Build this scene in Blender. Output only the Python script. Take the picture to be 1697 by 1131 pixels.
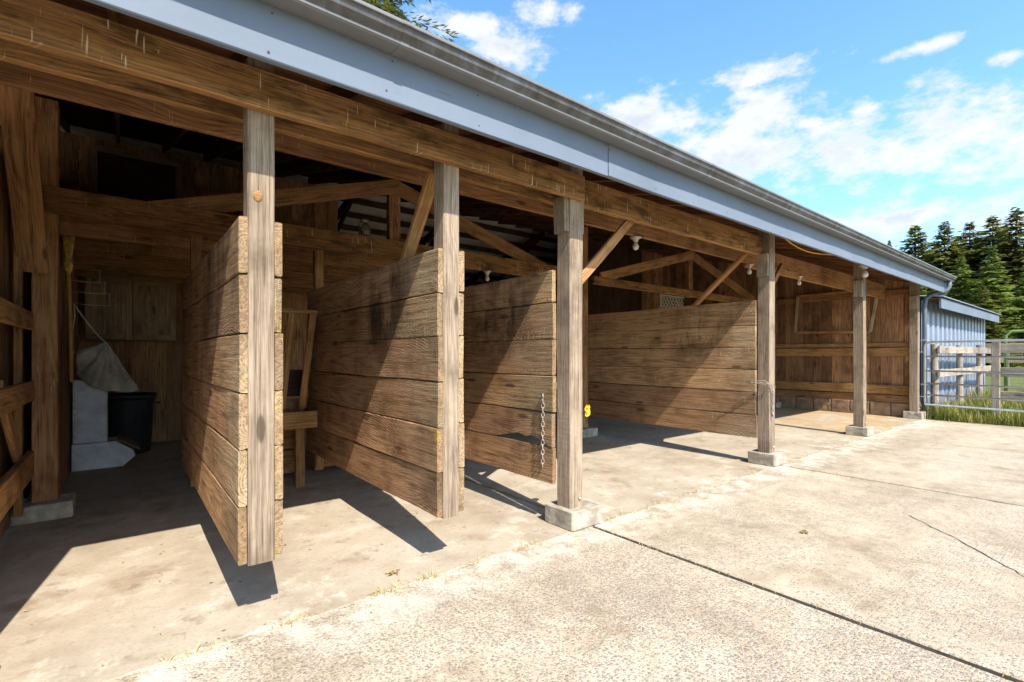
import bpy, bmesh, math, random
from mathutils import Vector, Matrix, Euler, noise as mnoise

for o in list(bpy.data.objects):
    bpy.data.objects.remove(o)
scene = bpy.context.scene
C = scene.collection
R = random.Random(7)
rad = math.radians

# ------------------------------------------------------------------ camera
CAM_H = 1.44
cam_d = bpy.data.cameras.new('camera')
cam = bpy.data.objects.new('camera', cam_d)
C.objects.link(cam)
cam.location = (0, 0, CAM_H)
cam.rotation_euler = (rad(90), 0, rad(-38.66))
cam_d.sensor_width = 36
cam_d.lens = 36 * 810.7 / 1697
cam_d.shift_y = 22.5 / 1697
cam_d.clip_start = 0.05
cam_d.clip_end = 2000
scene.camera = cam

# ------------------------------------------------------------------ sun, exposure
SUN_EL, SUN_AZ = 49.5, 9.0
sd = bpy.data.lights.new('sun', 'SUN')
sd.energy = 3.8
sd.angle = rad(0.5)
sd.color = (1.0, 0.94, 0.85)
sun = bpy.data.objects.new('sun', sd)
C.objects.link(sun)
ldir = Vector((math.sin(rad(SUN_AZ)) * math.cos(rad(SUN_EL)), math.cos(rad(SUN_AZ)) * math.cos(rad(SUN_EL)), -math.sin(rad(SUN_EL))))
sun.rotation_euler = ldir.to_track_quat('-Z', 'Y').to_euler()
sun.location = (0, -10, 20)
scene.view_settings.view_transform = 'Standard'
scene.view_settings.look = 'None'
scene.view_settings.gamma = 1
scene.view_settings.use_curve_mapping = False
scene.view_settings.exposure = 1.2
scene.render.engine = 'CYCLES'
try:
    scene.cycles.max_bounces = 8
    scene.cycles.diffuse_bounces = 6
    scene.cycles.use_adaptive_sampling = True
    scene.cycles.adaptive_threshold = 0.02
except Exception:
    pass


# ------------------------------------------------------------------ node helper
class NT:
    def __init__(self, tree):
        self.t = tree
        self.t.nodes.clear()

    def n(self, typ, props=None, **ins):
        nd = self.t.nodes.new(typ)
        for k, v in (props or {}).items():
            setattr(nd, k, v)
        for k, v in ins.items():
            self.s(nd, k, v)
        return nd

    def s(self, nd, k, v):
        if k.startswith('i') and k[1:].isdigit():
            sock = nd.inputs[int(k[1:])]
        else:
            sock = nd.inputs[k.replace('_', ' ')]
        if isinstance(v, bpy.types.NodeSocket):
            self.t.links.new(v, sock)
        elif isinstance(v, bpy.types.Node):
            self.t.links.new(v.outputs[0], sock)
        else:
            if isinstance(v, tuple) and len(v) == 3 and sock.type == 'RGBA':
                v = v + (1,)
            sock.default_value = v

    def m(self, op, a, b=0.0, c=0.0, clamp=False):
        return self.n('ShaderNodeMath', dict(operation=op, use_clamp=clamp), i0=a, i1=b, i2=c).outputs[0]

    def vm(self, op, a, b=(0, 0, 0)):
        nd = self.n('ShaderNodeVectorMath', dict(operation=op), i0=a, i1=b)
        return nd.outputs['Value'] if op in ('DOT_PRODUCT', 'LENGTH') else nd.outputs[0]

    def noise(self, vec, scale, detail=3, rough=0.55, w=None, dist=0.0):
        p = dict(noise_dimensions='4D' if w is not None else '3D')
        nd = self.n('ShaderNodeTexNoise', p, Vector=vec, Scale=scale, Detail=detail, Roughness=rough, Distortion=dist)
        if w is not None:
            self.s(nd, 'W', w)
        return nd.outputs[0]

    def scalev(self, vec, s):
        return self.vm('MULTIPLY', vec, s)

    def ramp(self, fac, stops):
        nd = self.n('ShaderNodeValToRGB', None, Fac=fac)
        cr = nd.color_ramp
        while len(cr.elements) < len(stops):
            cr.elements.new(0.5)
        for e, (p, c) in zip(cr.elements, stops):
            e.position = p
            e.color = (c if isinstance(c, tuple) else (c, c, c)) + (1,)
        return nd.outputs[0]

    def step(self, v, a, b):
        return self.n('ShaderNodeMapRange', dict(interpolation_type='SMOOTHSTEP'), i0=v, i1=a, i2=b, i3=0.0, i4=1.0).outputs[0]

    def mix(self, f, a, b, mode='MIX'):
        nd = self.n('ShaderNodeMix', dict(data_type='RGBA', blend_type=mode))
        self.s(nd, 'i0', f)
        self.s(nd, 'i6', a)
        self.s(nd, 'i7', b)
        return nd.outputs[2]

    def sep(self, v):
        return self.n('ShaderNodeSeparateXYZ', None, i0=v).outputs

    def comb(self, x, y, z):
        return self.n('ShaderNodeCombineXYZ', None, i0=x, i1=y, i2=z).outputs[0]

    def out(self, color, rough=0.85, bump=None, dist=0.004, strength=1.0, metallic=0.0, spec=0.3, **kw):
        b = self.n('ShaderNodeBsdfPrincipled', None)
        self.s(b, 'Base Color', color)
        self.s(b, 'Roughness', rough)
        self.s(b, 'Metallic', metallic)
        b.inputs['Specular IOR Level'].default_value = spec
        for k, v in kw.items():
            self.s(b, k, v)
        if bump is not None:
            bn = self.n('ShaderNodeBump', None, Strength=strength, Distance=dist, Height=bump)
            self.s(b, 'Normal', bn.outputs[0])
        o = self.n('ShaderNodeOutputMaterial')
        self.t.links.new(b.outputs[0], o.inputs[0])
        return b


def newmat(name):
    m = bpy.data.materials.new(name)
    m.use_nodes = True
    return m, NT(m.node_tree)


# ------------------------------------------------------------------ sky
world = bpy.data.worlds.new('World')
scene.world = world
world.use_nodes = True
W = NT(world.node_tree)


def pix_dir(x, y):
    u = (x - 848.5) / 810.7
    v = (588 - y) / 810.7
    f = Vector((0.6247, 0.7809, 0))
    r = Vector((0.7809, -0.6247, 0))
    return (f + r * u + Vector((0, 0, v))).normalized()


def build_sky():
    sky = W.n('ShaderNodeTexSky', dict(sky_type='NISHITA', sun_disc=False, sun_elevation=rad(SUN_EL),
                                       sun_rotation=rad(180 + SUN_AZ), air_density=1.0, dust_density=0.6, ozone_density=2.2))
    d = W.n('ShaderNodeTexCoord').outputs['Generated']
    blobs = [(838, 78, 70, 34), (770, 48, 75, 26), (905, 18, 40, 22), (1262, 122, 95, 17), (1060, 205, 120, 44),
             (1265, 185, 62, 40), (1195, 262, 210, 62), (1390, 255, 170, 48), (1590, 212, 150, 70), (1700, 225, 130, 80),
             (1500, 360, 150, 20), (1640, 350, 110, 24), (1720, 360, 100, 30), (1525, 78, 70, 12), (1670, 95, 50, 14), (1340, 205, 25, 10),
             (1430, 182, 28, 10)]
    dens = None
    for (px, py, rx, ry) in blobs:
        c = pix_dir(px, py)
        r = c.cross(Vector((0, 0, 1))).normalized()
        u = r.cross(c).normalized()
        rx, ry = rx * 1.05, ry * 1.05
        du = pix_dir(px + rx, py).dot(r)
        dv = pix_dir(px, py - ry).dot(u)
        a = W.vm('DOT_PRODUCT', d, tuple(r / du))
        b = W.vm('DOT_PRODUCT', d, tuple(u / dv))
        e = W.m('ADD', W.m('MULTIPLY', a, a), W.m('MULTIPLY', b, b))
        v = W.m('SUBTRACT', 1.0, W.m('SQRT', e))
        front = W.m('GREATER_THAN', W.vm('DOT_PRODUCT', d, tuple(c)), 0.3)
        v = W.m('MULTIPLY', W.m('MAXIMUM', v, -1.0), front)
        v = W.m('SUBTRACT', v, W.m('SUBTRACT', 1.0, front))
        dens = v if dens is None else W.m('SMOOTH_MAX', dens, v, 0.25)
    xyz = W.sep(d)
    # elsewhere: broken cloud of the same kind, thicker near the horizon
    up = W.m('ADD', W.m('MAXIMUM', xyz[2], 0.0), 0.22)
    pl = W.comb(W.m('DIVIDE', xyz[0], up), W.m('DIVIDE', xyz[1], up), 0.0)
    gen = W.noise(pl, 1.1, 3, 0.5)
    gen = W.m('MULTIPLY', W.m('SUBTRACT', gen, 0.56), 5.0)
    behind = W.step(W.vm('DOT_PRODUCT', d, (0.83, 0.52, 0.2)), 0.62, 0.35)
    gen = W.m('MULTIPLY', gen, behind)
    gen = W.m('SUBTRACT', gen, W.m('SUBTRACT', 1.0, behind))
    dens = W.m('MAXIMUM', dens, gen)
    st = W.scalev(d, (1.0, 1.0, 1.9))
    n1 = W.noise(st, 9.0, 6, 0.60)
    n2 = W.noise(st, 24.0, 6, 0.64)
    nn = W.m('ADD', W.m('MULTIPLY', W.m('SUBTRACT', n1, 0.5), 3.0), W.m('MULTIPLY', W.m('SUBTRACT', n2, 0.5), 2.8))
    dd = W.m('ADD', dens, nn)
    cover = W.step(dd, -0.30, 0.95)
    thick = W.step(dd, 0.3, 1.3)
    n3 = W.noise(W.vm('ADD', st, (0, 0, 0.06)), 9.0, 4, 0.6)
    shade = W.step(W.m('SUBTRACT', n3, n1), -0.10, 0.16)
    shade = W.m('MULTIPLY', shade, thick)
    ccol = W.mix(shade, (2.95, 3.0, 3.05), (2.25, 2.45, 2.72))
    grd = W.n('ShaderNodeHueSaturation', None, Hue=0.492, Saturation=1.16, Value=1.06, Color=sky.outputs[0])
    col = W.mix(W.m('MULTIPLY', cover, 0.95), grd.outputs[0], ccol)
    bg = W.n('ShaderNodeBackground', None, Color=col, Strength=0.15)
    o = W.n('ShaderNodeOutputWorld')
    W.t.links.new(bg.outputs[0], o.inputs[0])


build_sky()
world.cycles.sampling_method = 'MANUAL'
world.cycles.sample_map_resolution = 512

# ------------------------------------------------------------------ materials
M = {}


def wood(name, dark, mid, light, grey=None, gy=(9, 10), saw=0.0, drips=0.0, stain=0.0, ring=0.22, var=0.3, bump=1.0, moss=0.0, fib=48.0, check=0.5, hue=0.0, grime_and_shade=0.0, bdist=0.005):
    """Rough sawn timber: local x = length, z = width, y = thickness."""
    m, N = newmat(name)
    rnd = N.n('ShaderNodeObjectInfo').outputs['Random']
    w = N.m('MULTIPLY', rnd, 57.0)
    oc0 = N.n('ShaderNodeTexCoord').outputs['Object']
    oc = N.vm('ADD', oc0, N.comb(w, w, w))
    x, y, z = N.sep(oc0)
    fiber = N.noise(N.scalev(oc, (1.7, fib, fib)), 1.0, 4, 0.62)
    fine = N.noise(N.scalev(oc, (7.0, fib * 4.2, fib * 4.2)), 1.0, 2, 0.6)
    warp = N.noise(N.scalev(oc, (0.8, 2.6, 2.6)), 1.0, 2, 0.5)
    wz = N.m('ADD', z, N.m('MULTIPLY', N.m('SUBTRACT', warp, 0.5), 0.34))
    wy = N.m('ADD', y, N.m('ADD', N.m('MULTIPLY', rnd, 0.09), 0.05))
    wy = N.m('ADD', wy, N.m('MULTIPLY', x, 0.03))
    r = N.m('SQRT', N.m('ADD', N.m('MULTIPLY', wz, wz), N.m('MULTIPLY', wy, wy)))
    rg = N.m('ADD', N.m('MULTIPLY', N.m('SINE', N.m('ADD', N.m('MULTIPLY', r, 420.0), N.m('MULTIPLY', fiber, 4.0))), 0.5), 0.5)
    rgm = N.m('MULTIPLY', rg, N.step(warp, 0.32, 0.62))
    g = N.m('ADD', N.m('MULTIPLY', rgm, ring), N.m('MULTIPLY', fiber, 1.0 - ring * 0.5))
    g = N.m('ADD', g, N.m('MULTIPLY', N.m('SUBTRACT', fine, 0.5), 0.55))
    col = N.ramp(g, [(0.22, dark), (0.52, mid), (0.85, light)])
    pos = N.n('ShaderNodeNewGeometry').outputs['Position']
    px, py, pz = N.sep(pos)
    pw = N.vm('ADD', pos, N.comb(w, 0.0, w))
    blotch = N.noise(pw, 2.1, 5, 0.64)
    if grey:
        gd, gl = grey
        gcol = N.ramp(g, [(0.2, gd), (0.8, gl)])
        bl2 = N.noise(N.scalev(pw, (1.0, 0.6, 1.0)), 1.7, 4, 0.6)
        f = N.m('ADD', py, N.m('MULTIPLY', N.m('SUBTRACT', bl2, 0.5), 2.6))
        f = N.step(f, gy[1], gy[0])
        col = N.mix(f, col, gcol)
    col = N.mix(N.m('MULTIPLY', N.step(blotch, 0.43, 0.74), 0.60), col, tuple(c * 0.62 for c in dark))
    if grime_and_shade:
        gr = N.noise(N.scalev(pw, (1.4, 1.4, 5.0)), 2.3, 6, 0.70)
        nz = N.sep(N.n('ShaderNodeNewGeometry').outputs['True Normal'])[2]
        face_shade = N.step(nz, -0.8, -0.3)     # upright faces painted darker so undersides look bounce-lit; dirt patches share the mask
        col = N.mix(N.m('MULTIPLY', face_shade, 0.45), col, N.mix(0.5, col, (0.10, 0.052, 0.022)))
        col = N.mix(N.m('MULTIPLY', N.m('MULTIPLY', N.step(gr, 0.46, 0.66), face_shade), grime_and_shade), col, (0.040, 0.021, 0.010))
    # drying checks along the grain
    ck = N.noise(N.scalev(oc, (1.1, fib * 1.6, fib * 1.6)), 1.0, 2, 0.4)
    chk = N.m('MULTIPLY', N.step(ck, 0.30, 0.255), check)
    col = N.mix(N.m('MULTIPLY', chk, 0.8), col, tuple(c * 0.22 for c in dark))
    kv = N.n('ShaderNodeTexVoronoi', None, Vector=N.scalev(oc, (1.3, 4.6, 4.6)), Scale=1.0)
    kd = N.m('ADD', kv.outputs['Distance'], N.m('MULTIPLY', N.m('SUBTRACT', fiber, 0.5), 0.06))
    kn = N.step(kd, 0.125, 0.07)
    col = N.mix(N.m('MULTIPLY', kn, 0.7), col, tuple(c * 0.38 for c in dark))
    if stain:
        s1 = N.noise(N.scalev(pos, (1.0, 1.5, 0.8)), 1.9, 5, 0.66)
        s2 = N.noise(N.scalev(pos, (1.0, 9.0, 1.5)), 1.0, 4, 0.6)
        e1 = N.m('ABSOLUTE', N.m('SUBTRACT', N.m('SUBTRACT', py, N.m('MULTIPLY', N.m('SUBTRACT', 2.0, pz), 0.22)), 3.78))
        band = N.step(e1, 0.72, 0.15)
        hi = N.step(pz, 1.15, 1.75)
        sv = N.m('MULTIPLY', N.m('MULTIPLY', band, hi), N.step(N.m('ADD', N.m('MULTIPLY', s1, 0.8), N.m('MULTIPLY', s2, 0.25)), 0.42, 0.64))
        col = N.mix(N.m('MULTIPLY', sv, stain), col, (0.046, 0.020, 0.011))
    if drips:
        xc = N.comb(N.m('MULTIPLY', N.m('ADD', px, N.m('MULTIPLY', py, 0.5)), 105.0), w, N.m('MULTIPLY', pz, 8.0))
        dn = N.noise(xc, 1.0, 0, 0.4)
        dm = N.noise(pw, 2.6, 2, 0.5)
        dr = N.m('MULTIPLY', N.step(dn, 0.75, 0.79), N.step(dm, 0.49, 0.60))
        col = N.mix(N.m('MULTIPLY', dr, drips), col, (0.60, 0.50, 0.34))
    if moss:
        mn = N.noise(pos, 22.0, 3, 0.6)
        mk = N.m('MULTIPLY', N.step(mn, 0.58, 0.64), N.step(N.noise(pos, 2.6, 2, 0.5), 0.60, 0.68))
        mk = N.m('MULTIPLY', mk, N.step(py, 3.3, 2.95))
        col = N.mix(N.m('MULTIPLY', mk, moss), col, (0.42, 0.33, 0.03))
    hv = N.n('ShaderNodeHueSaturation', None, Color=col, Hue=N.m('ADD', 0.5 - hue / 2, N.m('MULTIPLY', N.m('FRACT', N.m('MULTIPLY', rnd, 7.13)), hue)), Value=N.m('ADD', 1.0 - var / 2, N.m('MULTIPLY', rnd, var)))
    h = N.m('ADD', N.m('MULTIPLY', fiber, 0.9), N.m('MULTIPLY', fine, 0.55))
    h = N.m('SUBTRACT', h, N.m('MULTIPLY', chk, 0.6))
    if saw:
        onx = N.sep(N.n('ShaderNodeTexCoord').outputs['Normal'])[0]
        side = N.m('SUBTRACT', 1.0, N.m('ABSOLUTE', onx), clamp=True)
        # arcs of a circular saw that fade in and out, and torn fibres
        xx = N.m('SUBTRACT', N.m('FRACT', N.m('MULTIPLY', N.m('ADD', x, N.m('MULTIPLY', rnd, 3.0)), 0.55)), 0.35)
        cz = N.m('ADD', z, 0.46)
        rr = N.m('SQRT', N.m('ADD', N.m('MULTIPLY', xx, xx), N.m('MULTIPLY', cz, cz)))
        rr = N.m('ADD', rr, N.m('MULTIPLY', fiber, 0.03))
        sw = N.m('SINE', N.m('MULTIPLY', rr, 330.0))
        pit = N.noise(N.scalev(oc, (20, 75, 75)), 1.0, 3, 0.7)
        h = N.m('ADD', h, N.m('MULTIPLY', N.m('MULTIPLY', N.m('MULTIPLY', sw, side), N.step(warp, 0.40, 0.60)), 0.30 * saw))
        h = N.m('ADD', h, N.m('MULTIPLY', N.m('MULTIPLY', pit, side), 0.9 * saw))
    N.out(hv.outputs[0], 0.88, h, bdist, 0.75 * bump, spec=0.18)
    M[name] = m
    return m


GREY = ((0.120, 0.076, 0.040), (0.49, 0.360, 0.212))
wood('weathered_post', (0.095, 0.062, 0.040), (0.310, 0.232, 0.160), (0.48, 0.385, 0.280), saw=0.35, ring=0.12, var=0.12, bump=0.9, check=1.0, fib=85.0)
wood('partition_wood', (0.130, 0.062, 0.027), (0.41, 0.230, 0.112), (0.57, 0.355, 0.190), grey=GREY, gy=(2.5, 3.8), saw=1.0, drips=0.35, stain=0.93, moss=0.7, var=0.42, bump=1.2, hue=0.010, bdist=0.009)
wood('beam_wood', (0.085, 0.039, 0.014), (0.345, 0.178, 0.068), (0.55, 0.310, 0.125), drips=0.9, var=0.12, bump=0.8, saw=0.4, ring=0.22, fib=100.0, grime_and_shade=0.7)
wood('brown_wood', (0.090, 0.042, 0.017), (0.33, 0.170, 0.071), (0.48, 0.265, 0.120), drips=0.6, var=0.35, bump=0.6, hue=0.010)
wood('wall_wood', (0.095, 0.043, 0.019), (0.32, 0.168, 0.080), (0.49, 0.280, 0.145), var=0.75, bump=0.8, hue=0.010)
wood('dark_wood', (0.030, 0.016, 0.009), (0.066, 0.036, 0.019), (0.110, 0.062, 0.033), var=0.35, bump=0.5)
wood('orange_wood', (0.155, 0.068, 0.023), (0.41, 0.207, 0.080), (0.55, 0.310, 0.135), var=0.2, bump=0.5, hue=0.015)
wood('pale_wood', (0.21, 0.145, 0.088), (0.40, 0.30, 0.195), (0.53, 0.42, 0.29), var=0.25, bump=0.6)
wood('fence_wood', (0.14, 0.108, 0.080), (0.33, 0.275, 0.215), (0.48, 0.415, 0.33), var=0.4, bump=0.9)
wood('cabinet_wood', (0.13, 0.080, 0.046), (0.27, 0.175, 0.105), (0.37, 0.255, 0.165), var=0.15, bump=0.4)
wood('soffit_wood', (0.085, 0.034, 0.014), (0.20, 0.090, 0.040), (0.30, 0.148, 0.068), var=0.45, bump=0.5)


def concrete_floor():
    m, N = newmat('smooth_concrete')
    p = N.n('ShaderNodeNewGeometry').outputs['Position']
    a = N.noise(p, 0.9, 6, 0.62)
    b = N.noise(p, 4.0, 6, 0.65)
    c = N.noise(p, 45.0, 4, 0.7)
    col = N.ramp(N.m('ADD', N.m('MULTIPLY', a, 0.65), N.m('MULTIPLY', b, 0.35)), [(0.30, (0.265, 0.205, 0.140)), (0.5, (0.385, 0.322, 0.238)), (0.72, (0.475, 0.418, 0.327))])
    st = N.noise(N.vm('ADD', p, (4.2, 1.7, 0)), 1.7, 7, 0.68)
    col = N.mix(N.m('MULTIPLY', N.step(st, 0.53, 0.70), 0.65), col, (0.205, 0.135, 0.076))
    st2 = N.noise(N.vm('ADD', p, (9.2, 3.7, 0)), 5.0, 6, 0.68)
    col = N.mix(N.m('MULTIPLY', N.step(st2, 0.57, 0.70), 0.6), col, (0.17, 0.12, 0.075))
    # bay floor beyond the second stall is stained rusty ochre
    xx, yy, zz = N.sep(p)
    oc = N.m('MULTIPLY', N.step(xx, 9.6, 11.4), N.step(N.noise(p, 1.3, 5, 0.6), 0.38, 0.55))
    col = N.mix(N.m('MULTIPLY', oc, 0.6), col, (0.40, 0.245, 0.095))
    wh = N.noise(N.vm('ADD', p, (1.2, 8.1, 0)), 2.6, 6, 0.7)
    edge = N.step(yy, 3.5, 2.9)
    col = N.mix(N.m('MULTIPLY', N.m('ADD', N.m('MULTIPLY', edge, 0.35), 0.25), N.step(wh, 0.52, 0.66)), col, (0.66, 0.61, 0.52))
    v = N.n('ShaderNodeTexVoronoi', None, Vector=N.vm('ADD', p, N.scalev(N.n('ShaderNodeTexNoise', None, Vector=p, Scale=9.0).outputs[1], (0.12, 0.12, 0))), Scale=6.5)
    dot = N.m('MULTIPLY', N.step(v.outputs['Distance'], 0.10, 0.055), N.step(N.noise(p, 3.2, 2), 0.54, 0.6))
    col = N.mix(N.m('MULTIPLY', dot, 0.8), col, (0.075, 0.052, 0.034))
    col = N.mix(N.m('MULTIPLY', N.step(c, 0.50, 0.70), 0.42), col, (0.24, 0.18, 0.12))
    N.out(col, 0.9, N.m('ADD', N.m('MULTIPLY', b, 0.5), N.m('MULTIPLY', c, 0.5)), 0.006, 0.7, spec=0.2)
    M['floor'] = m


concrete_floor()


def aggregate(name, cover, tint):
    m, N = newmat(name)
    p = N.n('ShaderNodeNewGeometry').outputs['Position']
    pw = N.vm('ADD', p, N.scalev(N.n('ShaderNodeTexNoise', None, Vector=p, Scale=40.0).outputs[1], (0.010, 0.010, 0)))
    a = N.noise(p, 1.1, 6, 0.65)
    b = N.noise(p, 6.0, 6, 0.65)
    base = N.ramp(N.m('ADD', N.m('MULTIPLY', a, 0.6), N.m('MULTIPLY', b, 0.4)),
                  [(0.33, tuple(c * t for c, t in zip((0.275, 0.220, 0.158), tint))), (0.5, tuple(c * t for c, t in zip((0.425, 0.366, 0.283), tint))), (0.70, tuple(c * t for c, t in zip((0.53, 0.475, 0.39), tint)))])
    hh = None
    col = base
    cov = N.noise(N.vm('ADD', p, (3.3, 0.4, 0)), 1.5, 5, 0.62)
    for sc, thr, k in ((46.0, 0.33, 0.72), (72.0, 0.35, 0.74), (118.0, 0.34, 0.55)):
        v = N.n('ShaderNodeTexVoronoi', dict(voronoi_dimensions='2D'), Vector=pw, Scale=sc, Randomness=1.0)
        hue = N.sep(v.outputs['Color'])
        peb = N.ramp(hue[0], [(0.0, (0.075, 0.068, 0.060)), (0.22, (0.20, 0.172, 0.142)), (0.42, (0.27, 0.175, 0.10)), (0.6, (0.40, 0.325, 0.24)), (0.8, (0.135, 0.137, 0.145)), (1.0, (0.60, 0.53, 0.43))])
        ins = N.step(v.outputs['Distance'], thr + 0.08, thr - 0.06)
        show = N.step(N.m('ADD', N.m('MULTIPLY', hue[1], 0.6), N.m('MULTIPLY', cov, 0.9)), 1.10 - cover * 0.55, 1.16 - cover * 0.55)
        f = N.m('MULTIPLY', N.m('MULTIPLY', ins, show), k)
        col = N.mix(N.m('MULTIPLY', f, 0.85), col, peb)
        dome = N.m('MULTIPLY', f, N.m('SUBTRACT', 0.6, v.outputs['Distance']))
        rim = N.m('MULTIPLY', N.m('MULTIPLY', N.step(v.outputs['Distance'], thr - 0.05, thr + 0.03), N.step(v.outputs['Distance'], thr + 0.14, thr + 0.04)), show)
        col = N.mix(N.m('MULTIPLY', rim, 0.35 * k), col, (0.16, 0.12, 0.085))
        hh = dome if hh is None else N.m('ADD', hh, dome)
    fine = N.noise(p, 160.0, 3, 0.7)
    col = N.mix(N.m('MULTIPLY', N.step(fine, 0.52, 0.72), 0.30), col, (0.20, 0.155, 0.11))
    dirt = N.noise(N.vm('ADD', p, (7.7, 5.1, 0)), 2.1, 8, 0.72)
    col = N.mix(N.m('MULTIPLY', N.step(dirt, 0.53, 0.68), 0.55), col, (0.235, 0.165, 0.10))
    xx, yy, zz = N.sep(p)
    near = N.m('MULTIPLY', N.step(yy, 2.25, 2.72), N.step(N.noise(p, 3.0, 5, 0.65), 0.40, 0.6))
    col = N.mix(N.m('MULTIPLY', near, 0.6), col, (0.62, 0.565, 0.475))
    N.out(col, 0.9, N.m('ADD', hh, N.m('MULTIPLY', fine, 0.35)), 0.006, 0.75, spec=0.25)
    M[name] = m


aggregate('aggregate_coarse', 0.82, (1.06, 1.03, 0.97))
aggregate('aggregate_mid', 0.46, (0.98, 0.94, 0.87))
aggregate('aggregate_fine', 0.34, (0.97, 0.94, 0.88))


def simple(name, col, rough=0.6, metallic=0.0, nscale=6.0, var=0.25, dirt=None, dirt_amt=0.0, bump=0.2, spec=0.35, alpha=None):
    m, N = newmat(name)
    oc = N.n('ShaderNodeTexCoord').outputs['Object']
    rnd = N.m('MULTIPLY', N.n('ShaderNodeObjectInfo').outputs['Random'], 31.0)
    a = N.noise(oc, nscale, 5, 0.6, rnd)
    c = N.mix(N.step(a, 0.3, 0.7), tuple(x * (1 - var) for x in col), tuple(min(1, x * (1 + var * 0.5)) for x in col))
    if dirt:
        d = N.noise(oc, nscale * 0.7, 7, 0.7, N.m('ADD', rnd, 5.0))
        c = N.mix(N.m('MULTIPLY', N.step(d, 0.45, 0.66), dirt_amt), c, dirt)
    f = N.noise(oc, nscale * 14, 3, 0.6)
    N.out(c, rough, f, 0.002, bump, metallic=metallic, spec=spec)
    M[name] = m
    return m


simple('block_concrete', (0.40, 0.35, 0.275), 0.92, nscale=9, var=0.35, dirt=(0.20, 0.155, 0.105), dirt_amt=0.6, bump=0.9)
simple('cmu_concrete', (0.32, 0.205, 0.125), 0.92, nscale=6, var=0.3, dirt=(0.11, 0.07, 0.045), dirt_amt=0.6, bump=0.6)
simple('galvanised', (0.62, 0.63, 0.64), 0.38, metallic=0.75, nscale=8, var=0.15, dirt=(0.38, 0.36, 0.33), dirt_amt=0.4, bump=0.1)
simple('roof_metal', (0.45, 0.45, 0.44), 0.5, metallic=0.4, nscale=2, var=0.15)
simple('ceiling_panel', (0.70, 0.64, 0.55), 0.8, nscale=2, var=0.2, dirt=(0.42, 0.34, 0.26), dirt_amt=0.5)
simple('white_enamel', (0.66, 0.68, 0.72), 0.45, nscale=7, var=0.2, dirt=(0.30, 0.27, 0.23), dirt_amt=0.35, bump=0.15)
simple('black_plastic', (0.022, 0.022, 0.026), 0.5, nscale=5, var=0.3, bump=0.1)
simple('canvas', (0.50, 0.455, 0.37), 0.95, nscale=5, var=0.25, dirt=(0.18, 0.145, 0.105), dirt_amt=0.6, bump=0.4)
simple('rope', (0.62, 0.58, 0.50), 0.9, nscale=20)
simple('straw', (0.64, 0.43, 0.115), 0.85, nscale=25, var=0.45, bump=0.8)
simple('twine', (0.36, 0.28, 0.14), 0.9, nscale=30)
simple('broom_handle', (0.50, 0.27, 0.08), 0.5, nscale=8)
simple('wire', (0.45, 0.43, 0.40), 0.4, metallic=0.7)
simple('rust_chain', (0.46, 0.41, 0.36), 0.5, metallic=0.45, nscale=30, dirt=(0.22, 0.10, 0.05), dirt_amt=0.7)
simple('porcelain', (0.52, 0.49, 0.43), 0.3, nscale=10, var=0.12, dirt=(0.45, 0.40, 0.32), dirt_amt=0.3, bump=0.05)
simple('bulb_glass', (0.60, 0.58, 0.52), 0.15, nscale=4, var=0.06, bump=0.0)
simple('yellow_cord', (0.72, 0.42, 0.045), 0.5, nscale=10)
simple('yellow_petal', (0.80, 0.56, 0.015), 0.55, nscale=30, var=0.25)
simple('flower_heart', (0.55, 0.26, 0.01), 0.7, nscale=40)
simple('green_stem', (0.10, 0.16, 0.03), 0.6)
simple('lattice_white', (0.30, 0.27, 0.23), 0.6, nscale=9)
simple('green_paint', (0.20, 0.30, 0.085), 0.55, nscale=6, dirt=(0.25, 0.22, 0.1), dirt_amt=0.5)
simple('black_pipe', (0.03, 0.03, 0.032), 0.6)
simple('bolt_steel', (0.55, 0.50, 0.44), 0.45, metallic=0.6, nscale=30)
simple('bark', (0.11, 0.085, 0.062), 0.95, nscale=5, var=0.5, bump=1.0)
simple('dry_grass', (0.50, 0.39, 0.155), 0.9, nscale=20, var=0.4)
simple('leaf_litter', (0.36, 0.235, 0.09), 0.9, nscale=30, var=0.4)
simple('white_dropping', (0.72, 0.69, 0.63), 0.9, nscale=30)


def jar_mat():
    m, N = newmat('jar_glass')
    N.out((0.5, 0.42, 0.33), 0.12, None, spec=0.5, Transmission_Weight=0.85, IOR=1.45)
    M['jar'] = m


jar_mat()


def painted(name, col, chips):
    m, N = newmat(name)
    oc = N.n('ShaderNodeTexCoord').outputs['Object']
    rnd = N.m('MULTIPLY', N.n('ShaderNodeObjectInfo').outputs['Random'], 31.0)
    x, y, z = N.sep(oc)
    g = N.noise(N.scalev(oc, (1.5, 50, 50)), 1.0, 4, 0.6, rnd)
    a = N.noise(oc, 1.2, 4, 0.6, rnd)
    c = N.mix(N.step(a, 0.3, 0.7), tuple(v * 0.88 for v in col), tuple(v * 1.05 for v in col))
    ck = N.noise(N.scalev(oc, (7, 40, 40)), 1.0, 5, 0.7, rnd)
    cm = N.m('MULTIPLY', N.step(ck, 0.60, 0.64), N.step(N.noise(oc, 2.2, 3, 0.6, rnd), 0.46, 0.60))
    c = N.mix(N.m('MULTIPLY', cm, chips), c, (0.16, 0.12, 0.09))
    h = N.m('SUBTRACT', N.m('MULTIPLY', g, 0.6), cm)
    N.out(c, 0.62, h, 0.003, 0.5, spec=0.3)
    M[name] = m


painted('blue_paint', (0.150, 0.182, 0.232), 1.0)


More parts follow.
